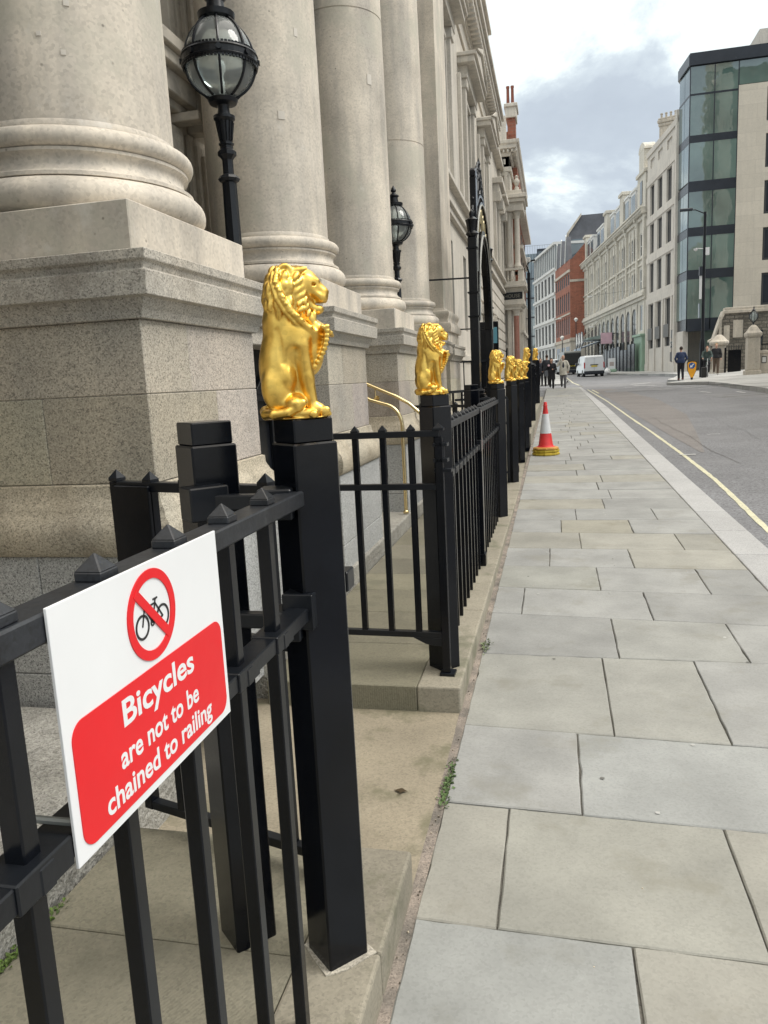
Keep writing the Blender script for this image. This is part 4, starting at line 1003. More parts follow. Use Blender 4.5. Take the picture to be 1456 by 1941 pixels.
# steps in the entrance bay
b = MB()
for k in range(5): v = q.uniform(.95, 1.05); b.tint(v); b.box(-2.9, -1.86 - .2 * k, PYS[2] + PW_ + .03, PYS[3] - .03, .235, .24 + .14 * (k + 1))
W(b.build('entrance_step', GRAN, root, bevel=.008))
b = MB(); b.tint(1.0, .95, .92)
b.box(-1.60, -1.44, PYS[1] + PW_ + .06, PYS[1] + 2.28, .235, .62); W(b.build('low_kerb', GRAN, root, bevel=.02, seg=2))

# brass handrails
t = empty('brass_handrail', (-1.40, 7.06, .25), 0, 'polished brass handrail curving down to a post on the entrance step', 'handrail', 'brass handrails')
b = MB(); pts = [(-.75, 0, 1.42), (-.40, 0, 1.155), (-.30, 0, 1.09)]
for k in range(9): a = R(90 - 10 * k); pts.append((-.20 + .20 * math.sin(R(10 + k * 10)) , 0, .84 + .21 * math.cos(R(10 + k * 10))))
pts += [(.0, 0, .70), (.0, 0, .4), (0, 0, .01)]
b.tube(pts, .017, 12); b.build('rail_tube', BRASS, t, smooth=True)
b = MB(); b.lathe([(.028, 0), (.028, .02), (.018, .03)], (0, 0, 0), 16); b.build('foot_flange', BRASS, t)
t = empty('brass_handrail', (-1.25, 7.17, .25), 0, 'polished brass handrail fixed to the third pedestal wall', 'handrail', 'brass handrails')
b = MB(); b.tube([(-.95, 0, 1.45), (-.50, 0, 1.24), (-.22, 0, 1.11), (-.10, 0, 1.04), (.0, 0, .95), (.10, 0, .84)], .017, 12); b.build('rail_tube', BRASS, t, smooth=True)
b = MB(); b.tube([(-.42, -.03, 1.10), (-.42, .068, 1.10)], .006, 8); b.tube([(-.42, .05, 1.10), (-.42, .07, 1.10)], .026, 16); b.tube([(-.42, 0, 1.10), (-.42, 0, 1.19)], .006, 8); b.build('bracket_rose', BRASS, t)

# ================================================================ globe lamps
def globe_lamp(x, y, z0, label):
    t = empty('globe_lamp', (x, y, z0), 0, label, 'lamp', 'black iron globe lamps'); zc = 3.27 - z0; r = .19
    b = MB(); b.lathe([(.075, 0), (.075, .05), (.055, .09), (.046, .12), (.040, zc - .62), (.052, zc - .615), (.062, zc - .60), (.052, zc - .585), (.030, zc - .575), (.030, zc - .50), (.036, zc - .49), (.052, zc - .475), (.052, zc - .455), (.036, zc - .44), (.036, zc - .425), (.042, zc - .42), (.042, zc - .41)], n=8, a0=R(22)); b.build('pole', BLKM, t, smooth=True, ang=25)
    b = MB(); b.lathe([(.030, zc - .41), (.036, zc - .36), (.046, zc - .30), (.060, zc - .285), (.060, zc - .27), (.036, zc - .262), (.032, zc - .23), (.036, zc - .215), (.075, zc - .205), (.085, zc - .185), (.070, zc - .178)], n=24); 
    for k in range(12): a = 2 * math.pi * k / 12; b.beam((.033 * math.cos(a), .033 * math.sin(a), zc - .40), (.048 * math.cos(a), .048 * math.sin(a), zc - .30), .007, .007)
    b.build('pole_capital', BLKM, t, smooth=True, ang=30)
    b = MB(); n = 40
    b.lathe([(.187, zc - .020), (.207, zc - .018), (.211, zc - .010), (.205, zc - .004), (.205, zc + .022), (.211, zc + .028), (.207, zc + .036), (.187, zc + .038)], n=n, caps=False)
    for k in range(64):
        a = 2 * math.pi * k / 64
        for zz_ in (.040, -.024): b.obox((.199 * math.cos(a), .199 * math.sin(a), zc + zz_), (.010, .014, .014), a)
    for k in range(8): a = R(22.5 + 45 * k); b.tube([(.203 * math.cos(a), .203 * math.sin(a), zc + .009), (.217 * math.cos(a), .217 * math.sin(a), zc + .009)], .015, 10)
    b.build('belt_ring', BLKM, t)
    for k in range(8):
        a = R(22.5 + 45 * k); b = MB()
        b.tube([(r * math.cos(e) * math.cos(a) * 1.012, r * math.cos(e) * math.sin(a) * 1.012, zc + r * math.sin(e) * (.98 if e < 0 else 1.25)) for e in [R(-68 + 136 * j / 16) for j in range(17)]], .0075, 6); b.build('rib', BLKM, t, smooth=True)
    b = MB(); b.lathe([(r * .985 * math.cos(e), zc + r * (.965 if e < 0 else 1.235) * math.sin(e)) for e in [R(-68 + 136 * j / 24) for j in range(25)]], n=40); g = b.build('glass_globe', GLC, t, smooth=True, ang=80)
    b = MB(); b.lathe([(.072, zc + .205), (.098, zc + .222), (.102, zc + .25), (.065, zc + .255), (.052, zc + .265), (.046, zc + .31), (.062, zc + .33), (.046, zc + .345), (.028, zc + .355), (.02, zc + .37), (.032, zc + .385), (.03, zc + .40), (.008, zc + .44), (.0, zc + .45)], n=24); b.build('cap', BLKM, t, smooth=True, ang=30)
    b = MB(); b.lathe([(.0, zc + .02), (.022, zc + .012), (.030, zc - .01), (.026, zc - .035), (.014, zc - .055), (.013, zc - .085), (.018, zc - .09), (.018, zc - .18)], n=16); b.build('bulb', WINF, t, smooth=True, ang=70)
    return t
globe_lamp(-1.775, 4.26, 1.99, 'large black iron globe lamp between the first two columns')
globe_lamp(-1.775, 9.06, 1.99, 'smaller looking globe lamp seen between the second and third columns')

# ================================================================ long facade beyond the portico
root2 = empty('stone_facade', (-2.2, 12.62, 0), R(90), 'long pale stone facade with hooded windows and a bracketed cornice', 'building')
FY = lambda y: y - 12.62
wc = [16.5, 21.4, 26.3]
ops = []
for yc in wc:
    u = FY(yc); ops.append((u - .75, u + .75, 5.85, 8.45))
    for d_ in (-1.1, 1.1):
        if yc < 24: ops.append((u + d_ - .32, u + d_ + .32, 2.7, 4.55))
for y_ in (24.6, 26.9, 29.2): ops.append((FY(y_) - .33, FY(y_) + .33, 1.2, 3.4))
wl = facade('wall', LIMEF, 17.9, .1, 10.3, ops, depth=.25, D=6, parent=root2)
for o_ in ops: window(root2, *o_, .25, 'white window frame' if o_[3] > 8 else 'dark window frame', GLD, .07, (.5,), (.5,))
b = MB(); b.box(-.05, 12, -.10, .0, 4.98, 5.12); b.box(-.05, 23.2, -.16, .0, 5.12, 5.22); b.box(-.05, 23.2, -.07, 0, 5.30, 5.56); b.box(-.05, 23.2, -.2, 0, 5.56, 5.66); b.box(-.05, 9.8, -.1, 0, .1, 1.9); b.box(-.05, 9.8, -.15, 0, 1.9, 2.05); b.build('band_course', LIMEF, root2, bevel=.01)
for i, yc in enumerate(wc):
    u = FY(yc)
    b = MB()
    for s_ in (-1, 1):
        b.box(u + s_ * 1.0 - .14, u + s_ * 1.0 + .14, -.16, 0, 5.66, 8.75); b.box(u + s_ * 1.0 - .18, u + s_ * 1.0 + .18, -.2, 0, 8.55, 8.75); b.box(u + s_ * .84 - .06, u + s_ * .84 + .06, -.07, 0, 5.7, 8.5)
        b.box(u + s_ * 1.5 - .1, u + s_ * 1.5 + .1, -.09, 0, 5.66, 8.75)
    b.box(u - .9, u + .9, -.08, 0, 8.5, 8.62); b.build('window_surround', LIMEF, root2, bevel=.01)
    b = MB(); b.box(u - 1.25, u + 1.25, -.22, 0, 8.75, 9.02); b.box(u - 1.45, u + 1.45, -.42, 0, 9.02, 9.16); b.box(u - 1.5, u + 1.5, -.48, 0, 9.16, 9.24)
    b.prism([(u - 1.5, 9.24), (u + 1.5, 9.24), (u, 9.72)], 'y', -.46, -.02); b.prism([(u - 1.55, 9.24), (u - 1.45, 9.24), (u, 9.66), (u + 1.45, 9.24), (u + 1.55, 9.24), (u, 9.80)], 'y', -.52, -.46); b.build('window_hood', LIMEF, root2, bevel=.008)
b = MB(); b.box(-.05, 17.9, -.05, 0, 9.9, 10.3); b.box(-.05, 17.95, -.10, 0, 10.3, 10.42)
b.box(-.05, 18.05, -.42, .3, 10.66, 10.84); b.box(-.05, 18.1, -.50, .3, 10.84, 10.98); b.box(-.05, 18.0, -.14, .3, 10.42, 10.66)
u = .1
while u < 17.9: b.box(u, u + .13, -.38, -.14, 10.46, 10.66); u += .30
b.build('cornice', LIMEF, root2, bevel=.008)
b = MB(); b.box(0, 16.3, .05, .6, 10.98, 13.0); b.box(0, 16.4, -.12, .6, 13.0, 13.2); b.box(0, 16.5, -.22, .6, 13.2, 13.32); b.build('attic', LIMEF, root2, bevel=.01)
for u in (17.2, 17.9):
    b = MB(); b.lathe([(.16, 10.98), (.16, 11.2), (.08, 11.25), (.2, 11.45), (.22, 11.6), (.12, 11.75), (.14, 11.85), (.0, 12.0)], (u, .0, 0), 12); b.build('finial', LIMEF, root2, smooth=True)
# rusticated courses
b = MB(); z = .2; q = random.Random(9)
wins = [(FY(y_) - .33, FY(y_) + .33, 1.2, 3.4) for y_ in (24.6, 26.9, 29.2)]
while z < 4.9:
    u = 9.9 + q.uniform(-.6, 0)
    while u < 23.2:
        ln = q.uniform(1.0, 1.5); a, c_ = max(u, 9.8), min(u + ln, 23.3); v = q.uniform(.94, 1.06); b.tint(v, v, v)
        segs = [(a, c_)]
        for w0, w1, wz0, wz1 in wins:
            if z + .39 > wz0 and z < wz1: segs = [s for (p, r_) in segs for s in ((p, min(r_, w0)), (max(p, w1), r_)) if s[1] - s[0] > .05]
        for p, r_ in segs: b.box(p + .008, r_ - .008, -.075, .02, z + .016, z + .384)
        u += ln
    z += .40
b.build('rusticated_course', LIMEF, root2, bevel=.018)
b = MB()
for w0, w1, wz0, wz1 in wins: b.box(w0 - .1, w1 + .1, -.2, 0, wz1 + .02, wz1 + .2); b.box(w0 - .06, w1 + .06, -.25, 0, wz1 + .2, wz1 + .28); b.box(w0 - .08, w1 + .08, -.16, 0, wz0 - .1, wz0 + .0)
b.build('window_keystone', LIMEF, root2, bevel=.01)
# lower wing, slightly set back
b = MB(); b.box(17.9, 23.3, .10, 5.5, .1, 10.4); b.build('wing_wall', LIMEF, root2)
for i, u in enumerate((19.2, 21.6)):
    b = MB(); b.box(u - .62, u + .62, .02, .12, 5.7, 8.3); b.box(u - .9, u + .9, -.25, .12, 8.45, 8.75); b.box(u - 1.0, u + 1.0, -.38, .12, 8.75, 8.95)
    for s_ in (-1, 1): b.box(u + s_ * .78 - .12, u + s_ * .78 + .12, -.12, .12, 5.66, 8.45); b.box(u + s_ * .78 - .16, u + s_ * .78 + .16, -.3, .12, 8.1, 8.45)
    b.build('window_surround', LIMEF, root2, bevel=.01)
    b = MB(); b.box(u - .5, u + .5, .0, .03, 5.9, 8.1); b.build('window', GLD, root2)
b = MB(); b.box(17.9, 18.5, .0, .2, 5.66, 10.4); b.box(22.9, 23.3, -.02, .2, 5.66, 10.4); b.box(17.9, 23.35, -.15, .2, 10.4, 10.6); b.build('pilaster', LIMEF, root2, bevel=.01)

# ================================================================ corner building with balcony beyond
root3 = empty('corner_building', (-2.2, 36, 0), 0, 'ornate stone corner building with balcony, red column and chimneys', 'building')
def W3(o): o.location = (2.2, -36, 0); return o
b = MB(); b.box(-6, -1.80, 36.02, 47, .3, 11.3); W3(b.build('wall', LIMEF, root3))
b = MB()
for s_ in (-2.25, -1.98): b.box(s_ - .07, s_ + .07, 35.88, 36.02, 6.4, 10.2)
b.box(-2.6, -1.75, 35.95, 36.4, 6.2, 6.4); b.box(-2.5, -1.86, 35.93, 36.02, 10.2, 10.35)
W3(b.build('pilaster', LIMEF, root3, bevel=.01))
b = MB(); P = [(-2.7, 36.0), (-1.80, 36.0), (-1.80, 47)]
b.moulding([(0, 10.35), (.08, 10.36), (.08, 10.55), (.0, 10.57), (0, 11.0), (.06, 11.0), (.10, 11.10), (.10, 11.22), (.32, 11.26), (.34, 11.40), (.42, 11.45), (.45, 11.58), (0, 11.62)], P)
x = -2.6
while x < -1.5: b.box(x, x + .07, 35.72, 35.9, 11.12, 11.24); x += .18
y = 35.8
while y < 46.5: b.box(-1.7, -1.5, y, y + .09, 11.12, 11.24); y += .24
W3(b.build('cornice', LIMEF, root3, bevel=.008))
b = MB(); b.tint(.8)
for x in (-2.42, -2.3, -2.18, -2.06): b.box(x, x + .09, 35.96, 36.0, 10.68, 10.9)
W3(b.build('frieze_relief', LIMEF, root3))
# columned porch with balcony
b = MB(); b.box(-2.6, -1.22, 35.55, 37.4, 8.62, 8.86); b.box(-2.65, -1.16, 35.48, 37.5, 8.98, 9.14); b.box(-2.65, -1.08, 35.40, 37.6, 9.14, 9.30); b.box(-2.6, -1.24, 35.58, 37.4, 8.86, 8.98)
b.box(-2.6, -1.3, 35.62, 37.3, 9.30, 9.5); W3(b.build('upper_entablature', LIMEF, root3, bevel=.01))
b = MB(); b.lathe([(.10, 9.5), (.10, 9.62), (.05, 9.66), (.12, 9.8), (.13, 9.9), (.06, 10.0), (.08, 10.08), (0, 10.15)], (-1.5, 35.8, 0), 12); W3(b.build('finial', LIMEF, root3, smooth=True))
def colm(x, y, z0, z1, r, mt, nm='column'):
    b = MB(); b.lathe([(r * 1.35, z0), (r * 1.35, z0 + .08), (r * 1.15, z0 + .12), (r, z0 + .2), (r * .88, z1 - .3)], (x, y, 0), 20); o = W3(b.build(nm, mt, root3, smooth=True, ang=40))
    b = MB(); b.lathe([(r * .9, z1 - .3), (r * 1.0, z1 - .27), (r * .95, z1 - .22), (r * 1.35, z1 - .08), (r * 1.45, z1 - .06), (r * 1.45, z1)], (x, y, 0), 16); b.build('capital', LIMEF, o)
colm(-1.52, 35.8, 6.25, 8.62, .125, LIMEF); colm(-1.86, 35.85, 6.25, 8.62, .12, LIMEF); colm(-2.5, 35.85, 6.25, 8.62, .12, LIMEF)
b = MB(); b.box(-2.6, -1.22, 35.4, 37.4, 5.46, 5.62); b.box(-2.6, -1.15, 35.3, 37.5, 5.36, 5.46); b.box(-1.50, -1.30, 35.5, 35.7, 5.62, 6.28); b.box(-2.6, -1.26, 35.46, 35.66, 6.1, 6.2); b.box(-1.46, -1.28, 35.6, 37.4, 5.62, 6.2)
for k in range(7): b.lathe([(.03, 5.62), (.05, 5.75), (.025, 5.95), (.04, 6.1)], (-2.5 + k * .14, 35.56, 0), 8)
W3(b.build('balcony', LIMEF, root3, bevel=.008))
b = MB(); b.box(-2.6, -1.32, 35.52, 35.56, 4.86, 5.16); sg = W3(b.build('fascia_board', BLKM, root3))
me = text_mesh('HOUSE', .22, .002, .003); me.transform(Matrix.Translation((-1.78, 35.515, 4.93)) @ Matrix.Rotation(R(90), 4, 'X')); o = mesh_obj('fascia_lettering', me, mat('dull gilt', (.16, .15, .12), .5), sg)
b = MB(); b.box(-2.6, -1.30, 35.56, 37.4, 4.55, 5.36); b.box(-2.6, -1.24, 35.5, 37.4, 4.62, 4.84); b.box(-2.6, -1.38, 35.62, 37.3, 4.42, 4.62); W3(b.build('lower_entablature', LIMEF, root3, bevel=.01))
colm(-1.62, 35.85, .75, 4.45, .135, REDG); b = MB(); b.box(-2.02, -1.84, 35.85, 36.3, .6, 4.45); W3(b.build('porch_pier', LIMEF, root3, bevel=.01))
b = MB(); n = 12
for k in range(n):
    a0, a1 = math.pi * k / n, math.pi * (k + 1) / n
    b.poly([(-2.35 + .30 * math.cos(a0), 35.95, 2.9 + .30 * math.sin(a0)), (-2.35 + .44 * math.cos(a0), 35.95, 2.9 + .44 * math.sin(a0)), (-2.35 + .44 * math.cos(a1), 35.95, 2.9 + .44 * math.sin(a1)), (-2.35 + .30 * math.cos(a1), 35.95, 2.9 + .30 * math.sin(a1))])
b.box(-2.10, -1.95, 35.88, 36.0, 2.75, 2.9); W3(b.build('door_arch', LIMEF, root3))
b = MB(); b.box(-2.62, -2.08, 35.97, 36.015, .6, 2.9); W3(b.build('door', BLKM, root3))
b = MB(); b.box(-5.5, -1.55, 38.0, 46.6, 5.4, 11.0); b.box(-5.5, -1.50, 38.4, 38.8, 5.4, 10.3); b.box(-5, -1.95, 38, 44, 11.6, 12.6); W3(b.build('brick_wall', BRICK, root3))
b = MB(); b.box(-5.5, -1.53, 37.98, 46.62, .5, 5.4)
for y in (38.1, 40.1, 42.1, 44.1, 46.1): b.box(-1.6, -1.42, y, y + .4, .6, 5.3)
W3(b.build('stone_ground_storey', LIMEF, root3, bevel=.01))
b = MB()
for z in (3.5, 6.2, 7.4, 9.2): b.box(-5, -1.36, 38.0, 46.6, z, z + .16)
b.box(-5, -1.2, 37.9, 46.7, 8.9, 9.1); W3(b.build('stone_band', LIMEF, root3))
for y in (39.5, 41.5, 43.5, 45.5):
    for z in (3.9, 6.5):
        b = MB(); b.box(-1.56, -1.52, y - .5, y + .5, z, z + 2.0); W3(b.build('window', GLS, root3))
b = MB(); b.tint(1); b.box(-2.3, -2.0, 37.0, 37.8, 11.6, 13.0); W3(b.build('attic_block', LIMEF, root3))
b = MB(); b.box(-1.98, -1.62, 38.4, 39.4, 11.4, 13.3); ch = W3(b.build('chimney', BRICK, root3))
b = MB(); b.box(-2.06, -1.56, 38.3, 39.5, 13.3, 13.9); b.box(-2.12, -1.50, 38.22, 39.6, 13.75, 13.9); b.build('chimney_cap', LIMEF, ch, bevel=.02)
for dx in (-1.95, -1.74): b = MB(); b.lathe([(.075, 13.9), (.065, 14.7), (.08, 14.72), (.08, 14.8)], (dx, 38.8, 0), 12); b.build('chimney_pot', mat('terracotta', (.26, .09, .06), .8), ch, smooth=True)

# ================================================================ wrought-iron gate arch
AX, Y0, Y1 = -1.0, 10.2, 12.6; YC = (Y0 + Y1) / 2
t = empty('iron_archway', (AX, YC, .12), R(90), 'tall black iron archway with scrollwork standing behind the railings', 'archway')
hw = (Y1 - Y0) / 2
for s_ in (-1, 1):
    b = MB(); x = s_ * hw
    b.box(x - .055, x + .055, -.055, .055, 1.1, 3.15)
    for z in (2.15, 2.45, 3.0): b.box(x - .075, x + .075, -.075, .075, z, z + .022)
    pl = b.build('arch_post', BLK, t, bevel=.006)
    b = MB(); b.box(x - .10, x + .10, -.10, .10, 0, 1.22); b.box(x - .115, x + .115, -.115, .115, 1.14, 1.17); b.build('post_base', BLK, pl, bevel=.006)
    b = MB(); b.lathe([(.05, 3.15), (.085, 3.19), (.06, 3.22), (.075, 3.33), (.085, 3.36), (.03, 3.4), (.035, 3.44), (.0, 3.5)], (x, 0, 0), 16); b.build('post_finial', BLK, pl, smooth=True)
def arcband(b, r0, r1, y0, y1, zc, n=36, el=1.0):
    rs_ = []
    for k in range(n + 1):
        a = math.pi * k / n; c, s_ = math.cos(a), math.sin(a) * el
        rs_.append([(r0 * c, y0, zc + r0 * s_), (r1 * c, y0, zc + r1 * s_), (r1 * c, y1, zc + r1 * s_), (r0 * c, y1, zc + r0 * s_)])
    b.rings(rs_)
zc = 2.12; zo = 2.74
b = MB(); arcband(b, 1.00, 1.06, -.06, .06, zc, el=1.22); b.box(1.0, 1.06, -.05, .05, .1, zc); b.box(-1.06, -1.0, -.05, .05, .1, zc); b.build('inner_arch', BLK, t, bevel=.004)
b = MB(); arcband(b, .90, .985, -.045, -.02, zc, el=1.24); b.build('inner_arch_plate', BLK, t)
b = MB(); arcband(b, 1.11, 1.145, -.05, .05, zo, 36, .92); arcband(b, 1.17, 1.205, -.04, .04, zo, 36, .95); b.build('outer_arch', BLK, t)
gilt = mat('worn gilding', (.42, .36, .22), .4, .6, var=.2, vs=20)
b = MB(); arcband(b, 1.0, 1.018, -.072, -.060, zc, el=1.22); arcband(b, 1.095, 1.11, -.062, -.05, zo, 36, .92); b.build('gilt_edge', mat('pale gilding', (.45, .45, .42), .4, .4), t)
b = MB(); q = random.Random(5)
for k in range(22):
    a = math.pi * (k + .5) / 22; zi = zc + 1.06 * 1.22 * math.sin(a); zu = zo + 1.11 * .92 * math.sin(a); c = Vector((1.085 * math.cos(a), -.02, (zi + zu) / 2)); hh = max(.03, (zu - zi) / 2 - .02)
    if k % 3 == 1: b.beam(c - Vector((0, 0, hh)), c + Vector((0, 0, hh)), .016, .022)
    else: b.tube([c + Vector((.045 * math.cos(u) * (1 - u / 9), 0, hh * .9 * math.sin(u) * (1 - u / 9))) for u in [j_ * .55 for j_ in range(12)]], .008, 5)
b.build('arch_ornament', gilt, t)
b = MB()
for s_ in (-1, 1):
    for k in range(8):
        cxq = s_ * (.12 + .125 * k); cz_ = zo + 1.16 * math.sqrt(max(.02, 1 - (cxq / 1.22) ** 2)) + .09 + .22 * (1 - k / 8.0) ** 1.5; rr = .13 - .009 * k
        b.tube([(cxq + s_ * rr * (1 - j_ / 16) * math.cos(j_ * .62), 0, cz_ + rr * (1 - j_ / 16) * math.sin(j_ * .62)) for j_ in range(15)], .016, 6)
        b.tube([(cxq, 0, cz_ - rr), (cxq + s_ * .05, 0, cz_ - rr - .12), (cxq + s_ * .02, .0, cz_ - rr - .22)], .013, 6)
for k in range(2): b.tube([(0, 0, 3.92 + k * .15), (.05 * (-1) ** k, 0, 3.99 + k * .15), (0, 0, 4.07 + k * .15)], .018, 6)
b.lathe([(.015, 4.18), (.04, 4.24), (.015, 4.29), (.03, 4.33), (0, 4.42)], (0, 0, 0), 10); b.build('crest_scrolls', BLKM, t)
b = MB(); b.box(-.95, -.72, -.04, .04, 3.35, 3.95); b.prism([(-.95, 3.95), (-.72, 3.95), (-.74, 4.03), (-.80, 4.07), (-.87, 4.07), (-.93, 4.03)], 'y', -.04, .04); b.build('crest_plate', BLK, t, bevel=.01)
for z in (2.65,):
    b = MB(); b.beam((-hw, 0, z), (-hw, 1.1, z + .02), .02, .02); b.beam((hw, 0, z - .5), (hw, 1.1, z - .48), .02, .02); b.build('wall_stay', BLKM, t)
# notice board on a stand past the arch
t = empty('notice_board', (-1.05, 13.6, .12), 0, 'black framed noticeboard with a pale blue sheet near the archway', 'noticeboard')
b = MB(); b.box(-.20, .12, 0, .08, 0, 2.32); b.build('board_case', BLK, t, bevel=.006)
b = MB(); b.box(.0, .10, -.008, -.002, 1.95, 2.22); b.build('blue_sheet', mat('blue sheet', (.10, .28, .36), .4), t)
# inner railings seen under the arch
def simple_rail(p, q_, z0, h, n, label):
    t = empty('area_railing', (p[0], p[1], z0), math.atan2(q_[1] - p[1], q_[0] - p[0]), label, 'railing'); ln = math.dist(p, q_)
    b = MB(); b.box(0, ln, -.012, .012, h - .03, h); b.box(0, ln, -.012, .012, h * .62, h * .62 + .02); b.box(0, ln, -.012, .012, .1, .13); b.build('rails', BLKM, t)
    for k in range(n): x = ln * (k + .5) / n; b = MB(); b.box(x - .01, x + .01, -.01, .01, 0, h); b.build('baluster', BLKM, t)
simple_rail((-1.7, 13.2), (-1.05, 13.3), .24, 1.55, 5, 'inner black railing glimpsed beneath the iron archway')
simple_rail((-1.35, 8.4), (-.9, 9.9), .24, 1.12, 6, 'inner black railing beside the second gateway')
# ================================================================ right-hand street front
HD = 6.5
def along(t, x0=9.4, y0=60.0, h=HD): return (x0 - math.sin(R(h)) * t, y0 + math.cos(R(h)) * t, 0)
RZ = R(-90 + HD)
# ---- glass and stone corner block
t = empty('office_building', (9.4, 60, 0), 0, 'modern office block with green glass corner, black bands and buff stone', 'building')
FL = [(4.9, 7.66), (8.3, 10.6), (11.2, 13.6), (14.3, 16.84), (17.32, 19.9), (20.02, 21.75)]
d2 = Vector((-math.sin(R(HD)), math.cos(R(HD)), 0))
b = MB(); b.prism([(.05, .06), (12, .06), (12, 9), (2.2, 9), (-.22, 2.58)], 'z', 4.1, 21.9); b.build('core', SPAN, t)
q = random.Random(3)
for i, (z0, z1) in enumerate(FL):
    for k, (xa, xb) in enumerate(((.04, 1.56), (1.62, 3.08)) + (((3.14, 5.6), (5.66, 8.4), (8.46, 11.4)) if i == 5 else ())):
        if i == 5 and k >= 2: za = 20.25
        else: za = z0
        b = MB(); b.box(xa, xb, .0, .05, za, z1); b.build('glass_panel', GLG, t)
    for k, (ta, tb) in enumerate(((.03, 1.25), (1.31, 2.6))):
        A = d2 * ta; B_ = d2 * tb; n_ = Vector((-math.cos(R(HD)), -math.sin(R(HD)), 0)) * .05
        b = MB(); b.prism([(A.x, A.y), (B_.x, B_.y), (B_.x - n_.x, B_.y - n_.y), (A.x - n_.x, A.y - n_.y)], 'z', z0, z1); b.build('glass_panel', GLB if i > 1 else GLG, t)
b = MB()
for x in (0.0, 1.59, 3.11): b.box(x - .03, x + .03, -.03, .04, 4.1, 21.8)
for (z0, z1), (z2, z3) in zip(FL[:-1], FL[1:]): b.box(.03, 3.1, -.02, .05, z1, z2)
b.box(-.02, 3.1, -.03, .05, 4.0, 4.9)
for z in [f[1] for f in FL[:-1]]:
    A = d2 * .03; B_ = d2 * 2.62; b.prism([(A.x - .02, A.y), (B_.x - .02, B_.y), (B_.x + .05, B_.y), (A.x + .05, A.y)], 'z', z, z + .55 if z < 19 else z + .12)
b.build('spandrel_band', SPAN, t)
b = MB(); b.prism([(-.12, -.18), (12, -.18), (12, 9), (2, 9), (-.42, 2.7)], 'z', 21.8, 22.45); b.prism([(-.05, -.1), (12, -.1), (12, 9), (2.1, 9), (-.35, 2.7)], 'z', 22.45, 22.6); b.build('roof_parapet', SPAN, t)
b = MB(); b.box(1.4, 6, 1.0, 1.1, 1.0, 4.05); b.prism([(.3, .9), (.3, 2.7), (-.1, 2.7), (-.0, .9)], 'z', 1.0, 4.05); b.build('lobby_glass', GLG, t)
b = MB(); b.box(2.2, 3.3, .9, .98, 1.1, 3.4); b.build('lobby_door', SPAN, t)
b = MB(); b.prism([(-.32, 2.6), (-.1, .75), (.25, .75), (.25, 2.6)], 'z', .9, 4.1); b.build('entrance_pier', GRID, t)
ops = []
for zt in (19.95, 16.95, 13.9, 10.8, 7.75, 4.6):
    for x in (1.8, 4.4, 7.0): ops.append((x, x + 1.5, zt - 2.2, zt))
st = facade('stone_wall', BUFF, 9.0, .8, 20.2, ops, depth=.18, D=8, parent=t); st.location = (3.12, -.06, 0)
for o_ in ops:
    w_ = window(t, *o_, .18, 'dark window frame', GLD, .16, (.5,)); w_.location = (3.12 + o_[0], -.06, o_[2])
b = MB(); b.box(4.6, 12, 1.2, 7, 22.6, 24.0); b.build('penthouse_wall', GRID, t)
b = MB(); b.prism([(5.5, 24.0), (12, 24.0), (12, 25.4), (6.1, 25.4)], 'y', 1.6, 6); b.build('penthouse_glass', GLB, t)

# ---- stone frame building, number 27
p0 = along(12.35); t = empty('stone_grid_building', p0, RZ, 'pale stone building with a grid of deep windows and the number 27', 'building')
U = 9.75; cols_ = [(1.05, 2.45), (3.55, 5.05), (6.35, 7.85)]
ops = []
for z0, z1 in ((14.2, 16.6), (11.1, 13.5), (7.9, 10.3)):
    ops += [(a, c_, z0, z1) for a, c_ in cols_] + [(8.55, 9.0, z0, z1)]
ops += [(a, c_, 3.2, 6.9) for a, c_ in cols_] + [(a, c_, 18.0, 18.7) for a, c_ in cols_]
facade('wall', GRID, U, .8, 19.3, ops, depth=.22, D=9, parent=t)
for o_ in ops:
    if o_[1] - o_[0] < .6 or o_[3] > 18: 
        b = MB(); b.box(o_[0], o_[1], .12, .21, o_[2], o_[3]); b.build('recess_panel', GRID, t); continue
    window(t, *o_, .22, 'dark window frame', GLD, .05, (.5,))
for a, c_ in cols_:
    b = MB(); b.box(a - .02, c_ + .02, -.12, .3, 3.9, 4.9); b.build('balcony_panel', mat('bronze panel', (.12, .115, .105), .5, .3), t)
b = MB()
for u in (.0, .62, 2.9, 5.5, 8.2, 9.2): b.box(u, u + .42, -.09, 0, 1.0, 6.95)
b.box(0, 1, -.13, 0, 1.0, 1.9); b.box(2.8, 3.4, -.13, 0, 1.0, 1.9); b.box(5.4, 6, -.13, 0, 1, 1.9); b.box(8.1, U, -.13, 0, 1.0, 1.9); b.box(U - .35, U, -.2, 0, 1.9, 19.9)
for z in (6.95, 10.38, 13.6, 16.7): b.box(0, U - .35, -.07, 0, z, z + .5)
b.build('stone_frame', GRID, t, bevel=.01)
b = MB(); b.box(0, U, -.1, 3, 19.05, 19.5); b.prism([(.6, 19.5), (3.5, 21.4), (7, 21.4), (7, 19.5)], 'x', 4.6, U); b.build('parapet', GRID, t)
me = text_mesh('27', .62, .02, .01); me.transform(Matrix.Translation((8.85, -.105, 3.05)) @ Matrix.Rotation(R(90), 4, 'X')); mesh_obj('building_number', me, SPAN, t)
b = MB(); b.box(8.45, 9.25, -.12, -.09, 2.0, 2.7); b.box(8.65, 9.1, -.12, -.09, 3.75, 4.35); b.build('wall_plaque', mat('grey plaque', (.10, .10, .10), .5), t)
tc_ = empty('brick_chimney', (9.35, 70.0, 19.5), R(-20), 'ornate pale chimney stack with clay pots above the stone grid building', 'chimney')
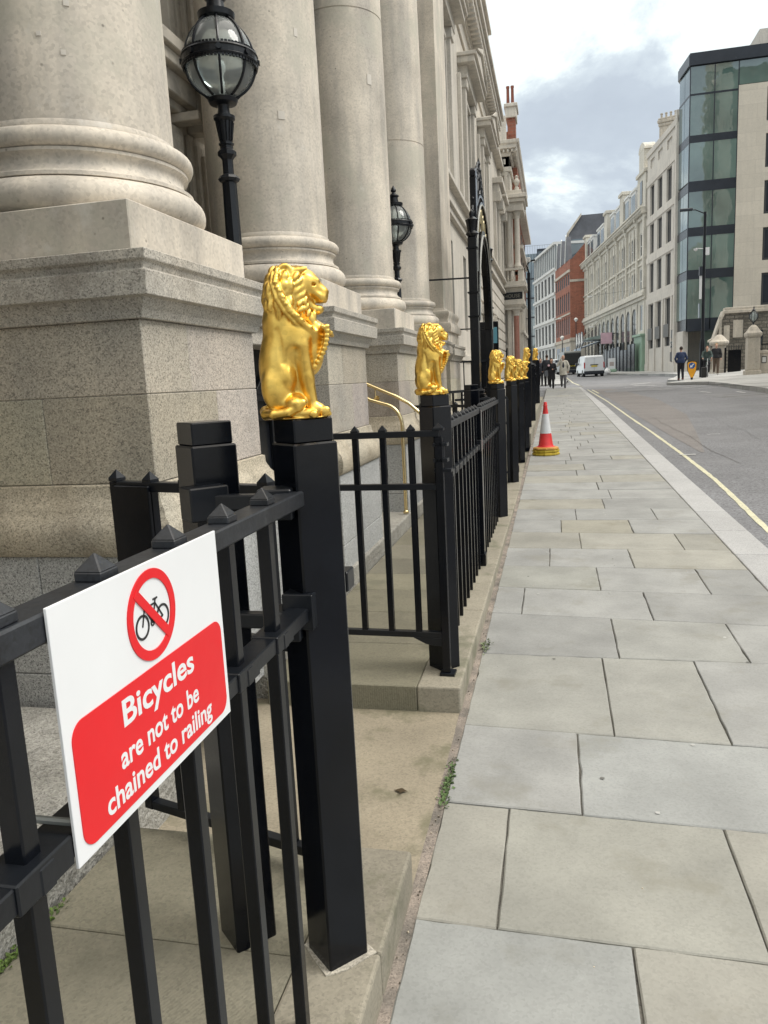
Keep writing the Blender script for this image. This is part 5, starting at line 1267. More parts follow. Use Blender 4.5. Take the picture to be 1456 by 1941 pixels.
b = MB(); b.box(-1.3, 1.3, -.5, .5, 0, 2.6); b.build('stack', LIMED, tc_); b = MB(); b.box(-1.6, 1.6, -.7, .7, 2.6, 2.95); b.box(-1.45, 1.45, -.6, .6, 2.2, 2.6); b.box(-1.5, 1.5, -.6, .6, 2.95, 3.2); b.build('stack_cap', LIMED, tc_, bevel=.05)
for k in range(4): b = MB(); b.lathe([(.2, 3.2), (.16, 3.7), (.22, 3.72), (.22, 3.85)], (-1.1 + .73 * k, 0, 0), 10); b.build('chimney_pot', LIMED, tc_)
tc_.scale = (.5, .6, .64)

# ---- long cream hotel
p0 = along(48.3); t = empty('hotel_building', p0, RZ, 'long cream classical building with tall windows, arches and dormers', 'building')
U = 35.8; nb = 7; bw = (U - 3.4) / nb; ops = []; wins_ = []
for k in range(nb):
    u0 = k * bw + .45
    for j in range(3):
        a = u0 + .28 + j * (bw - .9) / 3; c_ = a + (bw - .9) / 3 - .42
        ops += [(a, c_, 8.45, 10.35, 'arch'), (a, c_, 11.45, 13.5, 'arch')]
ops += [(U - 2.5, U - 1.3, 8.45, 10.35), (U - 2.5, U - 1.3, 11.45, 13.4), (U - 2.4, U - 1.3, 4.9, 7.2)]
na = 12; aw = (U - 4) / na
for k in range(na):
    a = .5 + k * aw; ops.append((a + .35, a + aw - .35, 1.9, 7.1, 'arch'))
facade('wall', CREAM, U, .8, 14.9, ops, depth=.11, D=10, parent=t)
for o_ in ops:
    if o_[2] > 8: window(t, *o_[:4], .11, 'white window frame', GLS if o_[2] < 11 else GLD, .07, (.5,), (.45,))
    elif o_[2] < 2: window(t, *o_[:4], .11, 'dark window frame', GLD, .12, (.5,), (.55, .3), name='shop_window')
    else: window(t, *o_[:4], .11, 'white window frame', GLD, .07)
b = MB()
for k in range(nb + 1):
    u = k * bw; b.box(u, u + .42, -.22, 0, 8.5, 14.4); b.box(u - .05, u + .47, -.28, 0, 14.1, 14.45); b.box(u - .04, u + .46, -.26, 0, 8.45, 8.8)
    b.box(u + .05, u + .4, -.42, 0, 14.55, 15.0)
for k in range(nb * 3 + 1): u = k * bw / 3; b.box(u + .1, u + .24, -.1, 0, 8.6, 14.2)
b.box(U - .6, U - .1, -.24, 0, 8.5, 15.2); b.box(U - 3.3, U - 2.8, -.24, 0, 8.5, 15.2); b.build('pilaster', CREAM, t, bevel=.02)
b = MB(); b.box(-.1, U, -.34, 0, 7.9, 8.2); b.box(-.1, U, -.18, 0, 7.6, 7.9); b.box(-.1, U, -.22, 0, 8.2, 8.45); b.box(0, U, -.10, 0, 10.6, 10.78); b.box(0, U, -.16, 0, 11.15, 11.3)
b.build('string_course', CREAM, t, bevel=.02)
b = MB(); b.box(-.1, U, -.18, .3, 14.45, 14.75); b.box(-.2, U, -.5, .3, 15.0, 15.2); b.box(-.25, U, -.62, .3, 15.2, 15.35)
u = 0
while u < U: b.box(u, u + .16, -.46, 0, 14.78, 15.0); u += .42
b.build('cornice', CREAM, t, bevel=.02)
for k in range(na + 2):
    b = MB(); u = .5 + k * aw if k <= na else U - .5; z = 1.6; b.box(u - .18, u + .18, -.02, 0, 1.5, 7.5)
    while z < 7.4: b.box(u - .22, u + .22, -.07, -.019, z, z + .38); z += .45
    b.build('rusticated_pier', CREAM, t, bevel=.02)
b = MB(); b.prism([(-.1, 15.35), (-.1 + 1.8, 18.6), (6, 18.9), (6, 15.35)], 'x', 0, U - 2.5); b.build('mansard_roof', SLATE, t)
for u in (2.2, 4.8, 9.6, 12.0, 18.0, 21.0, 25.4, 28.3, 31.0):
    b = MB(); b.box(u, u + 1.9, .25, 2.6, 15.5, 17.9); b.box(u - .1, u + 2.0, .15, 2.6, 17.9, 18.1); dm = b.build('dormer', WINF, t)
    for k in range(3): b = MB(); b.box(u + .12 + k * .58, u + .62 + k * .58, .22, .26, 15.9, 17.6); b.build('dormer_window', GLS, dm)
for u in (.3, 15.0, 23.6): b = MB(); b.box(u, u + 1.6, .1, 1.4, 15.3, 18.6); b.box(u - .12, u + 1.72, -.05, 1.5, 18.6, 18.9); b.build('chimney_stack', CREAM, t, bevel=.02)
for u in (5, 14, 22, 29.5): b = MB(); b.box(u, u + 4, 3, 6, 18.6, 20.0); b.box(u - .1, u + 4.1, 2.8, 6, 20.0, 20.15); b.build('roof_plant', SLATE, t)
b = MB(); b.box(U - 3.2, U - .1, -.1, 1.2, 15.35, 18.2); b.box(U - 3.3, U, -.25, 1.2, 18.2, 18.5); b.box(U - 2.6, U - .8, -.1, 1, 18.5, 20.2)
b.prism([(U - 2.9 + .9 * 1.25 * (1 - math.cos(math.pi * k / 10)), 20.2 + .7 * math.sin(math.pi * k / 10)) for k in range(11)], 'y', -.1, .9); b.build('end_gable', CREAM, t, bevel=.02)
b = MB(); b.box(U - 2.0, U - 1.2, -.15, -.05, 15.8, 17.7); b.build('gable_window', GLD, t)
b = MB(); b.box(U - 3.1, U - .1, -.35, 0, .9, 4.4); b.box(U - 3.2, U, -.5, 0, 4.4, 4.6); b.build('green_shopfront', GREENP, t, bevel=.02)
b = MB(); b.box(U - 2.75, U - 1.75, -.37, -.35, 1.5, 3.9); b.box(U - 1.45, U - .5, -.37, -.35, 1.5, 3.9); b.build('shopfront_panel', mat('green panel', (.20, .30, .22), .4), t)
# glass canopy, pink sign, blue awning
pc = along(29.5); t = empty('glass_canopy', (pc[0], pc[1], 4.6), RZ, 'green glass entrance canopy with white pointed panels projecting over the pavement', 'canopy')
b = MB(); b.prism([(.0, 1.0), (-2.5, .55), (-2.6, .35), (.0, .4)], 'x', -5.4, 1.2); b.build('canopy_roof', mat('green canopy', (.22, .28, .26), .3), t)
for k in range(3):
    x = -5.2 + 1.9 * k; b = MB(); b.prism([(x, -.4), (x + 1.5, .1), (x + .8, 1.3), (x + .1, 1.35)], 'y', -2.9, -2.8); fr = b.build('canopy_frame', SPAN, t)
    b = MB(); b.prism([(x + .15, -.15), (x + 1.2, .15), (x + .7, 1.1), (x + .2, 1.15)], 'y', -2.93, -2.9); b.build('canopy_panel', WINF, fr)
b = MB(); b.beam((-1, 0, 3.2), (-3.4, -2.2, .8), .06, .06); b.beam((-3, 0, 3.2), (-5, -2.2, .8), .06, .06); b.build('stay_rod', LIMED, t)
pc = along(26.3); t = empty('pink_sign', (pc[0], pc[1], 4.35), RZ, 'small pink square sign hanging below the glass canopy', 'sign')
b = MB(); b.box(-.06, .06, -1.5, -.35, 0, 1.15); b.build('sign_panel', mat('pink', (.62, .42, .48), .5), t); b = MB(); b.box(-.03, .03, -.4, .2, 1.0, 1.08); b.build('sign_arm', SPAN, t)
pc = along(36); t = empty('blue_awning', (pc[0], pc[1], 4.2), RZ, 'pale blue shop awning hanging low over the far pavement', 'awning')
b = MB(); b.prism([(0, .75), (-2.6, -.05), (-2.6, .05), (0, .85)], 'x', -2.6, 3); b.box(-2.6, 3, -2.62, -2.6, -.35, .05); b.build('awning_cloth', mat('pale blue cloth', (.40, .47, .55), .8), t)

# ---- red brick building
t = empty('red_brick_building', (2.24, 107, 0), 0, 'red brick building with stone ground floor and pointed gables', 'building')
b = MB(); b.box(0, 3.2, 0, 12, 5.9, 15.0); b.box(0, 3.2, 0, 12, 15, 16.2) ; b.build('flank_wall', BRICK, t)
b = MB(); b.box(-.05, 3.2, -.12, .1, 5.7, 6.1); b.box(0, 3.1, .02, 11.9, 1.2, 5.8); b.build('stone_base', LIMED, t); b = MB(); b.box(-.05, 3.2, -.1, .1, 13.3, 13.6); b.build('stone_band', LIMED, t)
h2 = 9.5; st = empty('street_wall', (0, 0, 0)); st.parent = t; st.rotation_euler = (0, 0, R(-90 + h2)); st.location = (-math.sin(R(h2)) * 11.3, math.cos(R(h2)) * 11.3, 0)
ops = [(.5 + k * 1.55, 1.4 + k * 1.55, z0, z1, 'arch') for k in range(7) for z0, z1 in ((6.6, 9.0), (9.7, 12.2))] + [(.5 + k * 1.55, 1.4 + k * 1.55, 13.0, 14.4) for k in range(7)]
b_ = facade('street_wall', BRICK, 11.3, 5.9, 16.2, ops, .09, 4, t); b_.rotation_euler = st.rotation_euler; b_.location = st.location
for o_ in ops:
    w_ = window(t, *o_[:4], .09, 'dark window frame', GLD, .06, (.5,)); w_.rotation_euler = st.rotation_euler; w_.location = Matrix.Rotation(R(-90 + h2), 3, 'Z') @ Vector((o_[0], 0, 0)) + Vector(st.location) + Vector((0, 0, o_[2]))
def on_st(o): o.rotation_euler = R_st; o.location = L_st; return o
R_st = tuple(st.rotation_euler); L_st = tuple(st.location); bpy.data.objects.remove(st)
b = MB(); b.box(0, 11.3, .0, 2, 1.5, 5.9); b.box(0, 11.3, -.12, 0, 5.6, 6.0); b.box(0, 11.3, -.08, 0, 9.2, 9.4); b.box(0, 11.3, -.2, 0, 14.6, 14.9); on_st(b.build('stone_front', LIMED, t))
b = MB()
for k in range(3): b.box(.8 + 3.6 * k, 3.4 + 3.6 * k, -.02, .1, 2.2, 5.0)
on_st(b.build('shop_window', GLD, t))
b = MB(); b.prism([(0, 16.2), (4, 19.2), (8, 16.2)], 'x', 0, 11.3); on_st(b.build('slate_roof', SLATE, t))
for k in range(3):
    u = 1.4 + k * 3.4; b = MB(); b.prism([(u, 16.2), (u + 2, 16.2), (u + 1, 19.4)], 'y', -.05, .5); g = on_st(b.build('gable', SLATE, t)); b = MB(); b.prism([(u - .15, 16.1), (u + .15, 16.1), (u + 1.1, 19.4), (u + .9, 19.6)], 'y', -.15, -.05); on_st(b.build('white_bargeboard', WINF, t))
b = MB(); b.prism([(.2, 16.2), (3.4, 16.2), (3.4, 18.6), (2.0, 18.2)], 'y', 0, 6); b.build('gable_end', BRICK, t)
# ---- dark rooftop storeys behind the hotel
t = empty('slate_rooftop_building', (2.4, 121, 0), 0, 'grey slate clad upper storeys rising behind the brick building', 'building')
b = MB(); b.prism([(0, 1.5), (7.5, 1.5), (7.5, 24.2), (1.8, 24.2), (0, 21.8)], 'y', 0, 14); b.build('walls', SLATE, t)
b = MB(); b.box(.4, 2.9, -.05, 0, 18.9, 20.9); b.build('window', GLS, t)
b = MB(); b.box(0, 3.2, -.4, 0, 18.2, 18.7); b.prism([(0, 21.7), (1.8, 24.1), (1.8, 24.5), (-.3, 21.8)], 'y', -.3, 14); b.build('roof_edge', LIMED, t)
# ---- white modern block
P2 = (2.24 - math.sin(R(h2)) * 11.5, 107 + math.cos(R(h2)) * 11.5); h3 = 11.5; U = 17.0
t = empty('white_office_building', (P2[0] - math.sin(R(h3)) * U, P2[1] + math.cos(R(h3)) * U, 0), R(-90 + h3), 'white modern building with vertical windows and a glazed top storey', 'building')
ops = [(.5 + k * 2.75, 2.35 + k * 2.75, z0, z1) for k in range(6) for z0, z1 in ((2.6, 5.2), (6.0, 8.9), (9.7, 12.6), (13.4, 16.0))]
facade('wall', WHB, U, 1.2, 16.6, ops, .22, 10, t)
for o_ in ops: window(t, *o_, .22, 'dark window frame', GLD, .08, (.5,))
b = MB()
for z in (5.5, 9.2, 12.9, 16.4): b.box(-.1, U + .1, -.25, 0, z, z + .35)
b.build('floor_band', WHB, t)
b = MB(); b.box(.2, U, .1, 9, 16.75, 20.0); b.build('glazed_storey', GLS, t)
b = MB(); b.box(-.1, U + .1, -.2, 9.5, 20.0, 20.35)
for k in range(12): b.box(.3 + k * 1.48, .45 + k * 1.48, -.02, .12, 16.75, 20.0)
b.build('white_fins', WHB, t)
t = empty('glass_tower', (-6, 150, 0), 0, 'distant teal glass office tower closing the street', 'building')
b = MB(); b.box(0, 3.2, 0, 20, 2, 23.6); b.build('teal_glass', GLB, t); b = MB(); b.box(3.2, 7.4, -.5, 20, 2, 24.2); b.build('dark_glass', GLS, t)
b = MB()
for k in range(7): b.box(k * .52, k * .52 + .07, -.12, 0, 2, 23.6)
for z in (5, 8.5, 12, 15.5, 19): b.box(0, 3.2, -.14, 0, z, z + .25)
for x in (3.2, 5.2, 7.3): b.box(x, x + .1, -.62, -.5, 2, 24.2)
for z in (16, 20, 23.9): b.box(3.2, 7.4, -.64, -.5, z, z + .4)
b.build('mullion', SPAN, t)
b = MB()
for k in range(16): b.box(.1 + k * .45, .14 + k * .45, 0, .04, 23.6, 25.0)
b.box(0, 7.2, 0, .04, 25, 25.05); b.build('roof_railing', STEEL, t)
# ---- church forecourt wall with lamp pier
t = empty('rubble_stone_wall', (10.0, 54, 0), 0, 'dark rubble stone wall with a moulded coping in front of the office block', 'wall')
b = MB(); b.prism([(.0, .9), (9, .9), (9, 4.75), (.8, 4.75), (.55, 4.2), (.2, 3.1), (0, 2.9)], 'y', 0, .6); b.build('rubble_masonry', RAG, t)
b = MB(); b.box(.7, 9, -.12, .7, 4.75, 4.95); b.box(.8, 9, -.06, .66, 4.95, 5.12); b.prism([(.8, 4.75), (.55, 4.2), (.2, 3.1), (-.1, 3.0), (-.1, 3.15), (.12, 3.25), (.45, 4.3), (.68, 4.95)], 'y', -.1, .7); b.box(.45, .62, -.06, 0, 1.0, 4.6); b.box(1.3, 1.9, -.05, 0, 3.2, 4.3); b.box(.75, 1.1, -.06, 0, 3.0, 4.0); b.build('dressed_coping', LIMED, t, bevel=.02)
b = MB(); b.box(2.2, 3.1, -.02, .1, 2.7, 3.6); b.build('blank_niche', SPAN, t)
for x, y, z0, h, r, lb in ((10.25, 44.2, .80, 2.25, .30, 'stone gate pier with a pyramid cap carrying an iron lantern'), (9.95, 51.2, .9, 2.0, .33, 'smaller stone gate pier with a domed cap')):
    t = empty('gate_pier', (x, y, z0), 0, lb, 'gate pier', 'church gate piers')
    b = MB(); b.box(-r, r, -r, r, .35, h - .2); b.box(-r - .07, r + .07, -r - .07, r + .07, 0, .35); b.build('shaft', LIMED, t, bevel=.03)
    b = MB(); b.lathe([(r * 1.45, h - .2), (r * 1.75, h - .1), (r * 1.75, h + .02), (r * 1.3, h + .14), (r * .8, h + .34), (r * .45, h + .42), (.12, h + .45)], n=4 if r < .31 else 16, a0=R(45)); b.build('cap', LIMED, t, bevel=.02)
    if r < .31:
        ln_ = empty('church_lantern', (x, y, z0 + h + .45), 0, 'black iron lantern with glass globe on top of the stone gate pier', 'lantern')
        b = MB(); b.lathe([(.06, 0), (.03, .1), (.05, .14)], n=8)
        for k in range(8): a = R(45 * k); b.tube([(.05 * math.cos(a), .05 * math.sin(a), .12), (.22 * math.cos(a), .22 * math.sin(a), .32), (.22 * math.cos(a), .22 * math.sin(a), .55), (.05 * math.cos(a), .05 * math.sin(a), .74)], .014, 5)
        b.lathe([(.07, .72), (.09, .76), (.03, .82), (.03, .9), (0, .96)], n=8); b.build('frame', BLKM, ln_)
        b = MB(); b.lathe([(.03, .15), (.17, .32), (.18, .5), (.04, .72)], n=16); b.build('glass_globe', GLC, ln_, smooth=True)
t = empty('low_stone_wall', (10.6, 44.3, .85), 0, 'low pale stone wall with a small noticeboard beside the lantern pier', 'wall')
b = MB(); b.box(0, 9, 0, .4, -.1, 1.15); b.build('wall_body', LIMED, t); b = MB(); b.box(-.02, 9, -.08, .48, 1.15, 1.3); b.box(0, 9, -.05, .45, -.1, .2); b.build('coping', LIMED, t, bevel=.02)
b = MB(); b.box(.12, .36, -.04, 0, .65, 1.0); b.build('notice_frame', SPAN, t); b = MB(); b.box(.15, .33, -.045, -.038, .69, .96); b.build('notice_sheet', WINF, t)
t = empty('church_railing', (10.7, 44.5, 2.15), 0, 'short black railing along the top of the low stone wall', 'railing')
b = MB(); b.box(0, 6, -.02, .02, .3, .36); b.build('rail', BLKM, t)
for k in range(12): b = MB(); b.box(.05 + k * .3, .09 + k * .3, -.02, .02, 0, .55); b.pyr((.07 + k * .3, 0, .55), .06, .1); b.build('upright', BLKM, t)
t = empty('church_gate', (10.35, 50.6, .93), 0, 'black iron church gate standing half open between the piers', 'gate')
b = MB(); b.box(0, .75, -.02, .02, 0, 1.45); b.box(-.2, -.1, -.04, .04, 0, 1.6); b.build('gate_plate', BLK, t)
for k in range(6): b = MB(); b.box(.02 + k * .14, .05 + k * .14, -.03, .03, 1.4, 1.72); b.build('spike', BLKM, t)
t = empty('stone_gate_wall', (9.55, 51.5, .9), 0, 'short plain stone wall with a blocked opening beside the domed gate pier', 'wall')
b = MB(); b.box(0, .8, .2, .6, -.1, 1.5); b.build('wall_body', LIMED, t); b = MB(); b.box(-.05, .85, .1, .7, 1.5, 1.7); b.build('coping', LIMED, t)
# ---- church: stands right of the frame, seen mirrored in the glass corner
t = empty('church', (14.5, 12, 0), R(-90), 'grey gothic church with tower and pointed windows, mirrored in the glass corner', 'church')
ops = [(1.5 + k * 4, 3.9 + k * 4, 3.5, 11.0, 'arch') for k in range(6)]
t.location = (15.5, 36, 0)
b = MB(); b.box(0, 24, 0, 12, -.2, 13.5); b.prism([(0, 13.5), (12, 13.5), (6, 20)], 'x', 0, 24); b.build('nave', RAG, t)
b = MB()
for k in range(7): b.box(k * 4 - .4, k * 4 + .4, -.9, 0, -.2, 12); b.prism([(-.9, 12), (0, 12), (0, 14)], 'x', k * 4 - .4, k * 4 + .4)
b.box(0, 24, -.3, 0, 13.2, 14.4); b.build('buttress', LIMED, t)
b = MB(); b.box(-7, 0, -.5, 7, -.2, 27); b.build('tower', RAG, t)
b = MB()
for u in (-7.3, -.6): b.box(u, u + .9, -1.0, 0, -.2, 29); b.pyr((u + .45, -.4, 29), 1.2, 4)
for z in (9, 17, 26.5): b.box(-7.3, .3, -.8, 0, z, z + .5)
b.build('tower_stone', LIMED, t)
for u0, u1, z0, z1 in [(1.2 + k * 4, 2.8 + k * 4, 3, 8.5) for k in range(6)] + [(-4.8, -2.2, 10.5, 15), (-4.8, -2.2, 18.5, 25)]:
    r = (u1 - u0) / 2; c = (u0 + u1) / 2
    b = MB(); b.prism([(u0, z0), (u1, z0), (u1, z1), (c + r * .6, z1 + r * 1.1), (c, z1 + r * 1.6), (c - r * .6, z1 + r * 1.1), (u0, z1)], 'y', -.6 if u0 < 0 else -.08, -.4 if u0 < 0 else .02); b.build('window', GLD, t)
    b = MB(); e = .3; pts_o = [(u0 - e, z0), (u0 - e, z1), (c - r * .6 - e, z1 + r * 1.1 + e * .5), (c, z1 + r * 1.6 + e), (c + r * .6 + e, z1 + r * 1.1 + e * .5), (u1 + e, z1), (u1 + e, z0)]
    yq = -.8 if u0 < 0 else -.25
    for p_, q_ in zip(pts_o[:-1], pts_o[1:]): b.beam((p_[0], yq, p_[1]), (q_[0], yq, q_[1]), .25, .35, (0, 1, 0))
    b.beam((c, yq, z0), (c, yq, z1 + r * 1.4), .14, .2, (0, 1, 0)); b.build('tracery', LIMED, t)
# ================================================================ traffic cone
t = empty('traffic_cone', (-.145, 12.95, gz(12.9)), R(20), 'red and white traffic cone standing on stacked yellow bases', 'traffic cone')
b = MB()
for k, (z, r, v) in enumerate(((0, .228, 1.0), (.05, .225, .9))): b.tint(v); b.lathe([(r - .015, z), (r, z + .008), (r, z + .035), (r - .02, z + .046)], n=8, a0=R(22.5))
b.build('yellow_base', CONY, t, bevel=.003)
b = MB(); b.tint(1.0, .82, .6); b.lathe([(.215, .099), (.222, .105), (.215, .125), (.17, .135)], n=10); b.build('top_base', mat('faded orange base', (.48, .30, .08), .6, vs=14, var=.3), t)
def cr(z): return .122 - (z - .14) * (.122 - .026) / .70
b = MB(); b.lathe([(.155, .132), (.150, .142), (.128, .15), (cr(.17), .17), (cr(.365), .365)], n=32); b.build('lower_cone', CONR, t, smooth=True)
b = MB(); b.lathe([(cr(.36) + .003, .36), (cr(.68) + .003, .68)], n=32); b.build('white_sleeve', CONW, t, smooth=True)
b = MB(); b.lathe([(cr(.675), .675), (cr(.80), .80), (.034, .805), (.036, .82), (.030, .826), (.028, .86), (.022, .875), (.0, .876)], n=32); b.build('cone_tip', CONR, t, smooth=True)

# ================================================================ keep-left bollard, posts, lamps
t = empty('keep_left_bollard', (7.385, 45, gzr(7.385, 45)), R(-8), 'yellow shield shaped keep-left bollard with a blue arrow disc', 'traffic bollard')
sh_ = [(-.25, .92), (-.20, .98), (0, 1.02), (.20, .98), (.25, .92), (.22, .5), (.06, .12), (.05, .0), (-.05, .0), (-.06, .12), (-.22, .5)]
b = MB(); b.prism([(x * 1.06, z) for x, z in sh_], 'y', -.05, .05); b.build('black_edge', BLKM, t)
b = MB(); b.prism([(x * .92, .1 + (z - .1) * .96) for x, z in [p for p in sh_ if p[1] > .1]], 'y', -.06, -.045); b.build('yellow_face', mat('yellow reflective', (.80, .36, .01), .4), t)
b = MB(); b.prism([(.165 * math.cos(k * math.pi / 12), .76 + .165 * math.sin(k * math.pi / 12)) for k in range(24)], 'y', -.072, -.06); ds = b.build('blue_disc', mat('sign blue', (.02, .09, .30), .35), t)
b = MB(); seg2(b, (.09, .85), (-.03, .73), .05, -.078, -.07); b.prism([(-.10, .66), (.04, .68), (-.08, .80)], 'y', -.078, -.07); b.build('white_arrow', PW, ds)
def lamp_post(x, y, z, h, label, arm=None, r=.06, head=True, base=None):
    t = empty('street_lamp', (x, y, z), 0, label, 'lamp post'); b = MB(); rb = base or r * 1.6
    b.lathe([(rb, 0), (rb, h * .22), (r, h * .24), (r * .8, h)], n=12); b.build('post', BLKM, t, smooth=True, ang=40)
    if arm:
        b = MB(); b.tube([(0, 0, h - .1), (arm * .5, 0, h + .15), (arm, 0, h + .18)], .03, 6); b.build('arm', BLKM, t)
        b = MB(); b.box(arm - .35, arm + .35, -.12, .12, h + .12, h + .26); b.build('lamp_head', SPAN, t, bevel=.03)
    elif head:
        b = MB(); b.lathe([(.06, h), (.22, h + .25), (.24, h + .3), (.1, h + .45), (0, h + .5)], n=12); b.build('lamp_head', WINF, t, smooth=True)
    return t
t = lamp_post(8.25, 47, gzr(8.25, 47), 9.0, 'tall dark pole with cameras and a white banner beside the glass corner', arm=-1.0, r=.09)
b = MB(); b.box(-.22, -.1, -.05, .05, 4.35, 5.75); b.build('banner', PW, t)
b = MB(); b.box(.05, .25, -.1, .1, 6.7, 7.1); b.build('camera_box', PW, t); b = MB(); b.lathe([(.0, 6.95), (.1, 7.0), (.12, 7.08), (0, 7.1)], (-.45, 0, 0), 10); b.tube([(0, 0, 7.05), (-.45, 0, 7.1)], .02, 6); b.build('dome_camera', PW, t)
b = MB(); b.box(-.25, -.08, -.1, .1, 5.6, 6.1); b.build('traffic_signal', SPAN, t); b = MB(); b.box(-.25, -.17, -.1, .1, 3.3, 4.1); b.build('small_sign', GLS, t)
t = lamp_post(-1.28, 44, gz(44), 6.3, 'thick black street post behind the farthest lions', head=False, r=.11, base=.16)
b = MB(); b.tube([(-.45, -.14, 3.85), (-.45, -.10, 3.85)], .27, 20); b.beam((-.45, -.1, 3.85), (0, 0, 3.85), .04, .04); b.build('round_sign', SPAN, t)
b = MB(); b.box(-.6, -.2, -.12, -.04, 2.5, 2.95); b.beam((-.4, -.06, 2.75), (0, 0, 2.75), .04, .04); b.build('hanging_board', SPAN, t)
b = MB(); b.tube([(0, 0, 6.3), (-.1, 0, 6.7), (.05, 0, 6.9), (.35, 0, 6.95)], .05, 6); b.build('crook', BLKM, t); b = MB(); b.box(-.35, .1, -.1, .1, 6.85, 7.1); b.build('lamp_head', WINF, t, bevel=.03)
t = lamp_post(2.62, 95, gz(95), 5.8, 'slim black street lamp with a small white head in front of the brick building', r=.06)
t = lamp_post(.95, 88, gz(88), 3.6, 'short pale lamp standard on the far left pavement', r=.05)
# hanging street lamps on wires
for x, y, z, lb in ((3.6, 78, 8.6, 'small lamp hanging on a wire in front of the cream building'), (.9, 100, 8.2, 'small lamp hanging on a wire before the brick building'), (4.2, 88, 6.3, 'lower small wire lamp beside the cream building')):
    t = empty('hanging_lamp', (x, y, z), 0, lb, 'lamp', 'lamps on wires across the street')
    b = MB(); b.box(-.35, .1, -.12, .12, -.06, .06); b.build('lamp_body', WINF, t, bevel=.02); b = MB(); b.tube([(-.3, 0, .06), (3.4, 0, .3)], .012, 4); b.build('wire', SPAN, t)

# ================================================================ people
def person(name_label, loc, rz, h=1.75, coat=(.02, .025, .05), legs=(.02, .02, .022), shoe=(.015, .012, .01), skin=SKIN, hair=(.03, .02, .015), stride=.18, coat_len=.85, arms=None, hairstyle='short', bald=False, shirt=None, seat=False, extra=None):
    t = empty('person', loc, rz, name_label, 'person'); s = h / 1.75; hh = .016
    hipz = .93; st_ = stride
    if seat: hip = (0, 0, .98); kn = [(.30, .12, .78), (.24, -.12, .92)]; an = [(.14, .12, .34), (.12, -.12, .52)]
    else: hip = (0, 0, hipz); kn = [(st_ * .55 + .04, .09, .50), (-st_ * .25 + .03, -.09, .50)]; an = [(st_, .085, .085), (-st_, -.085, .10 + (.06 if st_ > .1 else 0))]
    lean = .22 if seat else .0
    sh = (lean, 0, 1.42); hd = (lean * 1.5 + .02, 0, 1.64)
    arms = arms or [((.06, .26, 1.13), (.16, .25, .90)), ((-.08, -.26, 1.13), (-.08, -.25, .88))]
    def new(): return SDF((-.75, -.55, -.02), (.75, .55, 1.82), hh)
    def torso(S, g=0):
        S.ell((lean * .7, 0, 1.22), (.125 + g, .185 + g, .24 + g), .05); S.cap((0, -.07, 1.0), (0, .07, 1.0), .125 + g, k=.06); S.cap((sh[0], -.15, 1.41), (sh[0], .15, 1.41), .062 + g, k=.05)
    def arm(S, g=0, full=True):
        for (el, wr), sy in zip(arms, (1, -1)):
            S.cap((sh[0], sy * .19, 1.40), el, .052 + g, .042 + g, .02); S.cap(el, wr, .042 + g, .030 + g, .02)
    def legs_(S, g=0):
        for k_, a_, sy in zip(kn, an, (1, -1)): S.cap((hip[0], sy * .09, hip[2]), k_, .088 + g, .060 + g, .04); S.cap(k_, a_, .058 + g, .040 + g, .02)
    S = new(); torso(S); arm(S); legs_(S)
    S.cap((sh[0], 0, 1.42), (hd[0], 0, 1.56), .052, k=.03); S.ell((hd[0] - .005, 0, hd[2] + .015), (.095, .075, .115), .02); S.ell((hd[0] + .03, 0, hd[2] - .05), (.06, .052, .06), .02); S.cap((hd[0] + .09, 0, hd[2] + .01), (hd[0] + .108, 0, hd[2] - .02), .012, .016, .008)
    for sy in (-1, 1): S.ell((hd[0], sy * .078, hd[2]), (.02, .012, .03), .006); S.ell((hd[0] + .09, sy * .032, hd[2] + .022), (.014, .016, .010), .006, sub=True)
    for (el, wr), sy in zip(arms, (1, -1)):
        e, w_ = Vector(el), Vector(wr); d_ = (w_ - e).normalized(); p = w_ + d_ * .05; S.cap(tuple(w_), tuple(p), .028, .034, .01)
        sd = d_.cross(Vector((1, 0, 0))); sd = sd.normalized() if sd.length > .1 else Vector((0, 1, 0))
        for f in range(4): o_ = sd * (f - 1.5) * .019; S.cap(tuple(p + o_), tuple(p + o_ + d_ * (.075 - .01 * abs(f - 1.2))), .010, .008, .003)
        S.cap(tuple(p), tuple(p + sd * .045 + d_ * .02), .012, .010, .004)
    for a_ in an: S.cap((a_[0] - .04, a_[1], a_[2] - .04), (a_[0] + .14, a_[1], a_[2] - .045), .038, .030, .02)
    o = mesh_obj('body', S.mesh('body', s), skin, t)
    S = new(); torso(S, .016); arm(S, .016)
    if coat_len > 1e-3:
        S.cap((0, 0, 1.05), (0, 0, coat_len), .15, .15 if coat_len > .8 else .19, .06)
        for k_, sy in zip(kn, (1, -1)):
            zc_ = max(coat_len, k_[2] - .1); S.cap((0, sy * .07, .98), (k_[0] * .6, sy * .09, zc_), .12, .12, .05)
    S.cut(2, coat_len - .02); 
    mesh_obj('coat', S.mesh('coat', s), cloth('cloth%.3f%.3f%.3f' % coat, coat), t)
    S = new(); S.cap((hip[0], -.06, hip[2]), (hip[0], .06, hip[2]), .125, k=.05); legs_(S, .018); S.v = np.maximum(S.v, (S.ax[2] - (hip[2] + .1)).reshape(1, 1, -1)); mesh_obj('trousers', S.mesh('trousers', s), cloth('cloth%.3f%.3f%.3f' % legs, legs), t)
    S = new()
    for a_ in an: S.cap((a_[0] - .045, a_[1], a_[2] - .035), (a_[0] + .16, a_[1], a_[2] - .045), .048, .038, .02); S.cap((a_[0], a_[1], a_[2]), (a_[0], a_[1], a_[2] + .03), .045, k=.02)
    mesh_obj('shoes', S.mesh('shoes', s), cloth('cloth%.3f%.3f%.3f' % shoe, shoe), t)
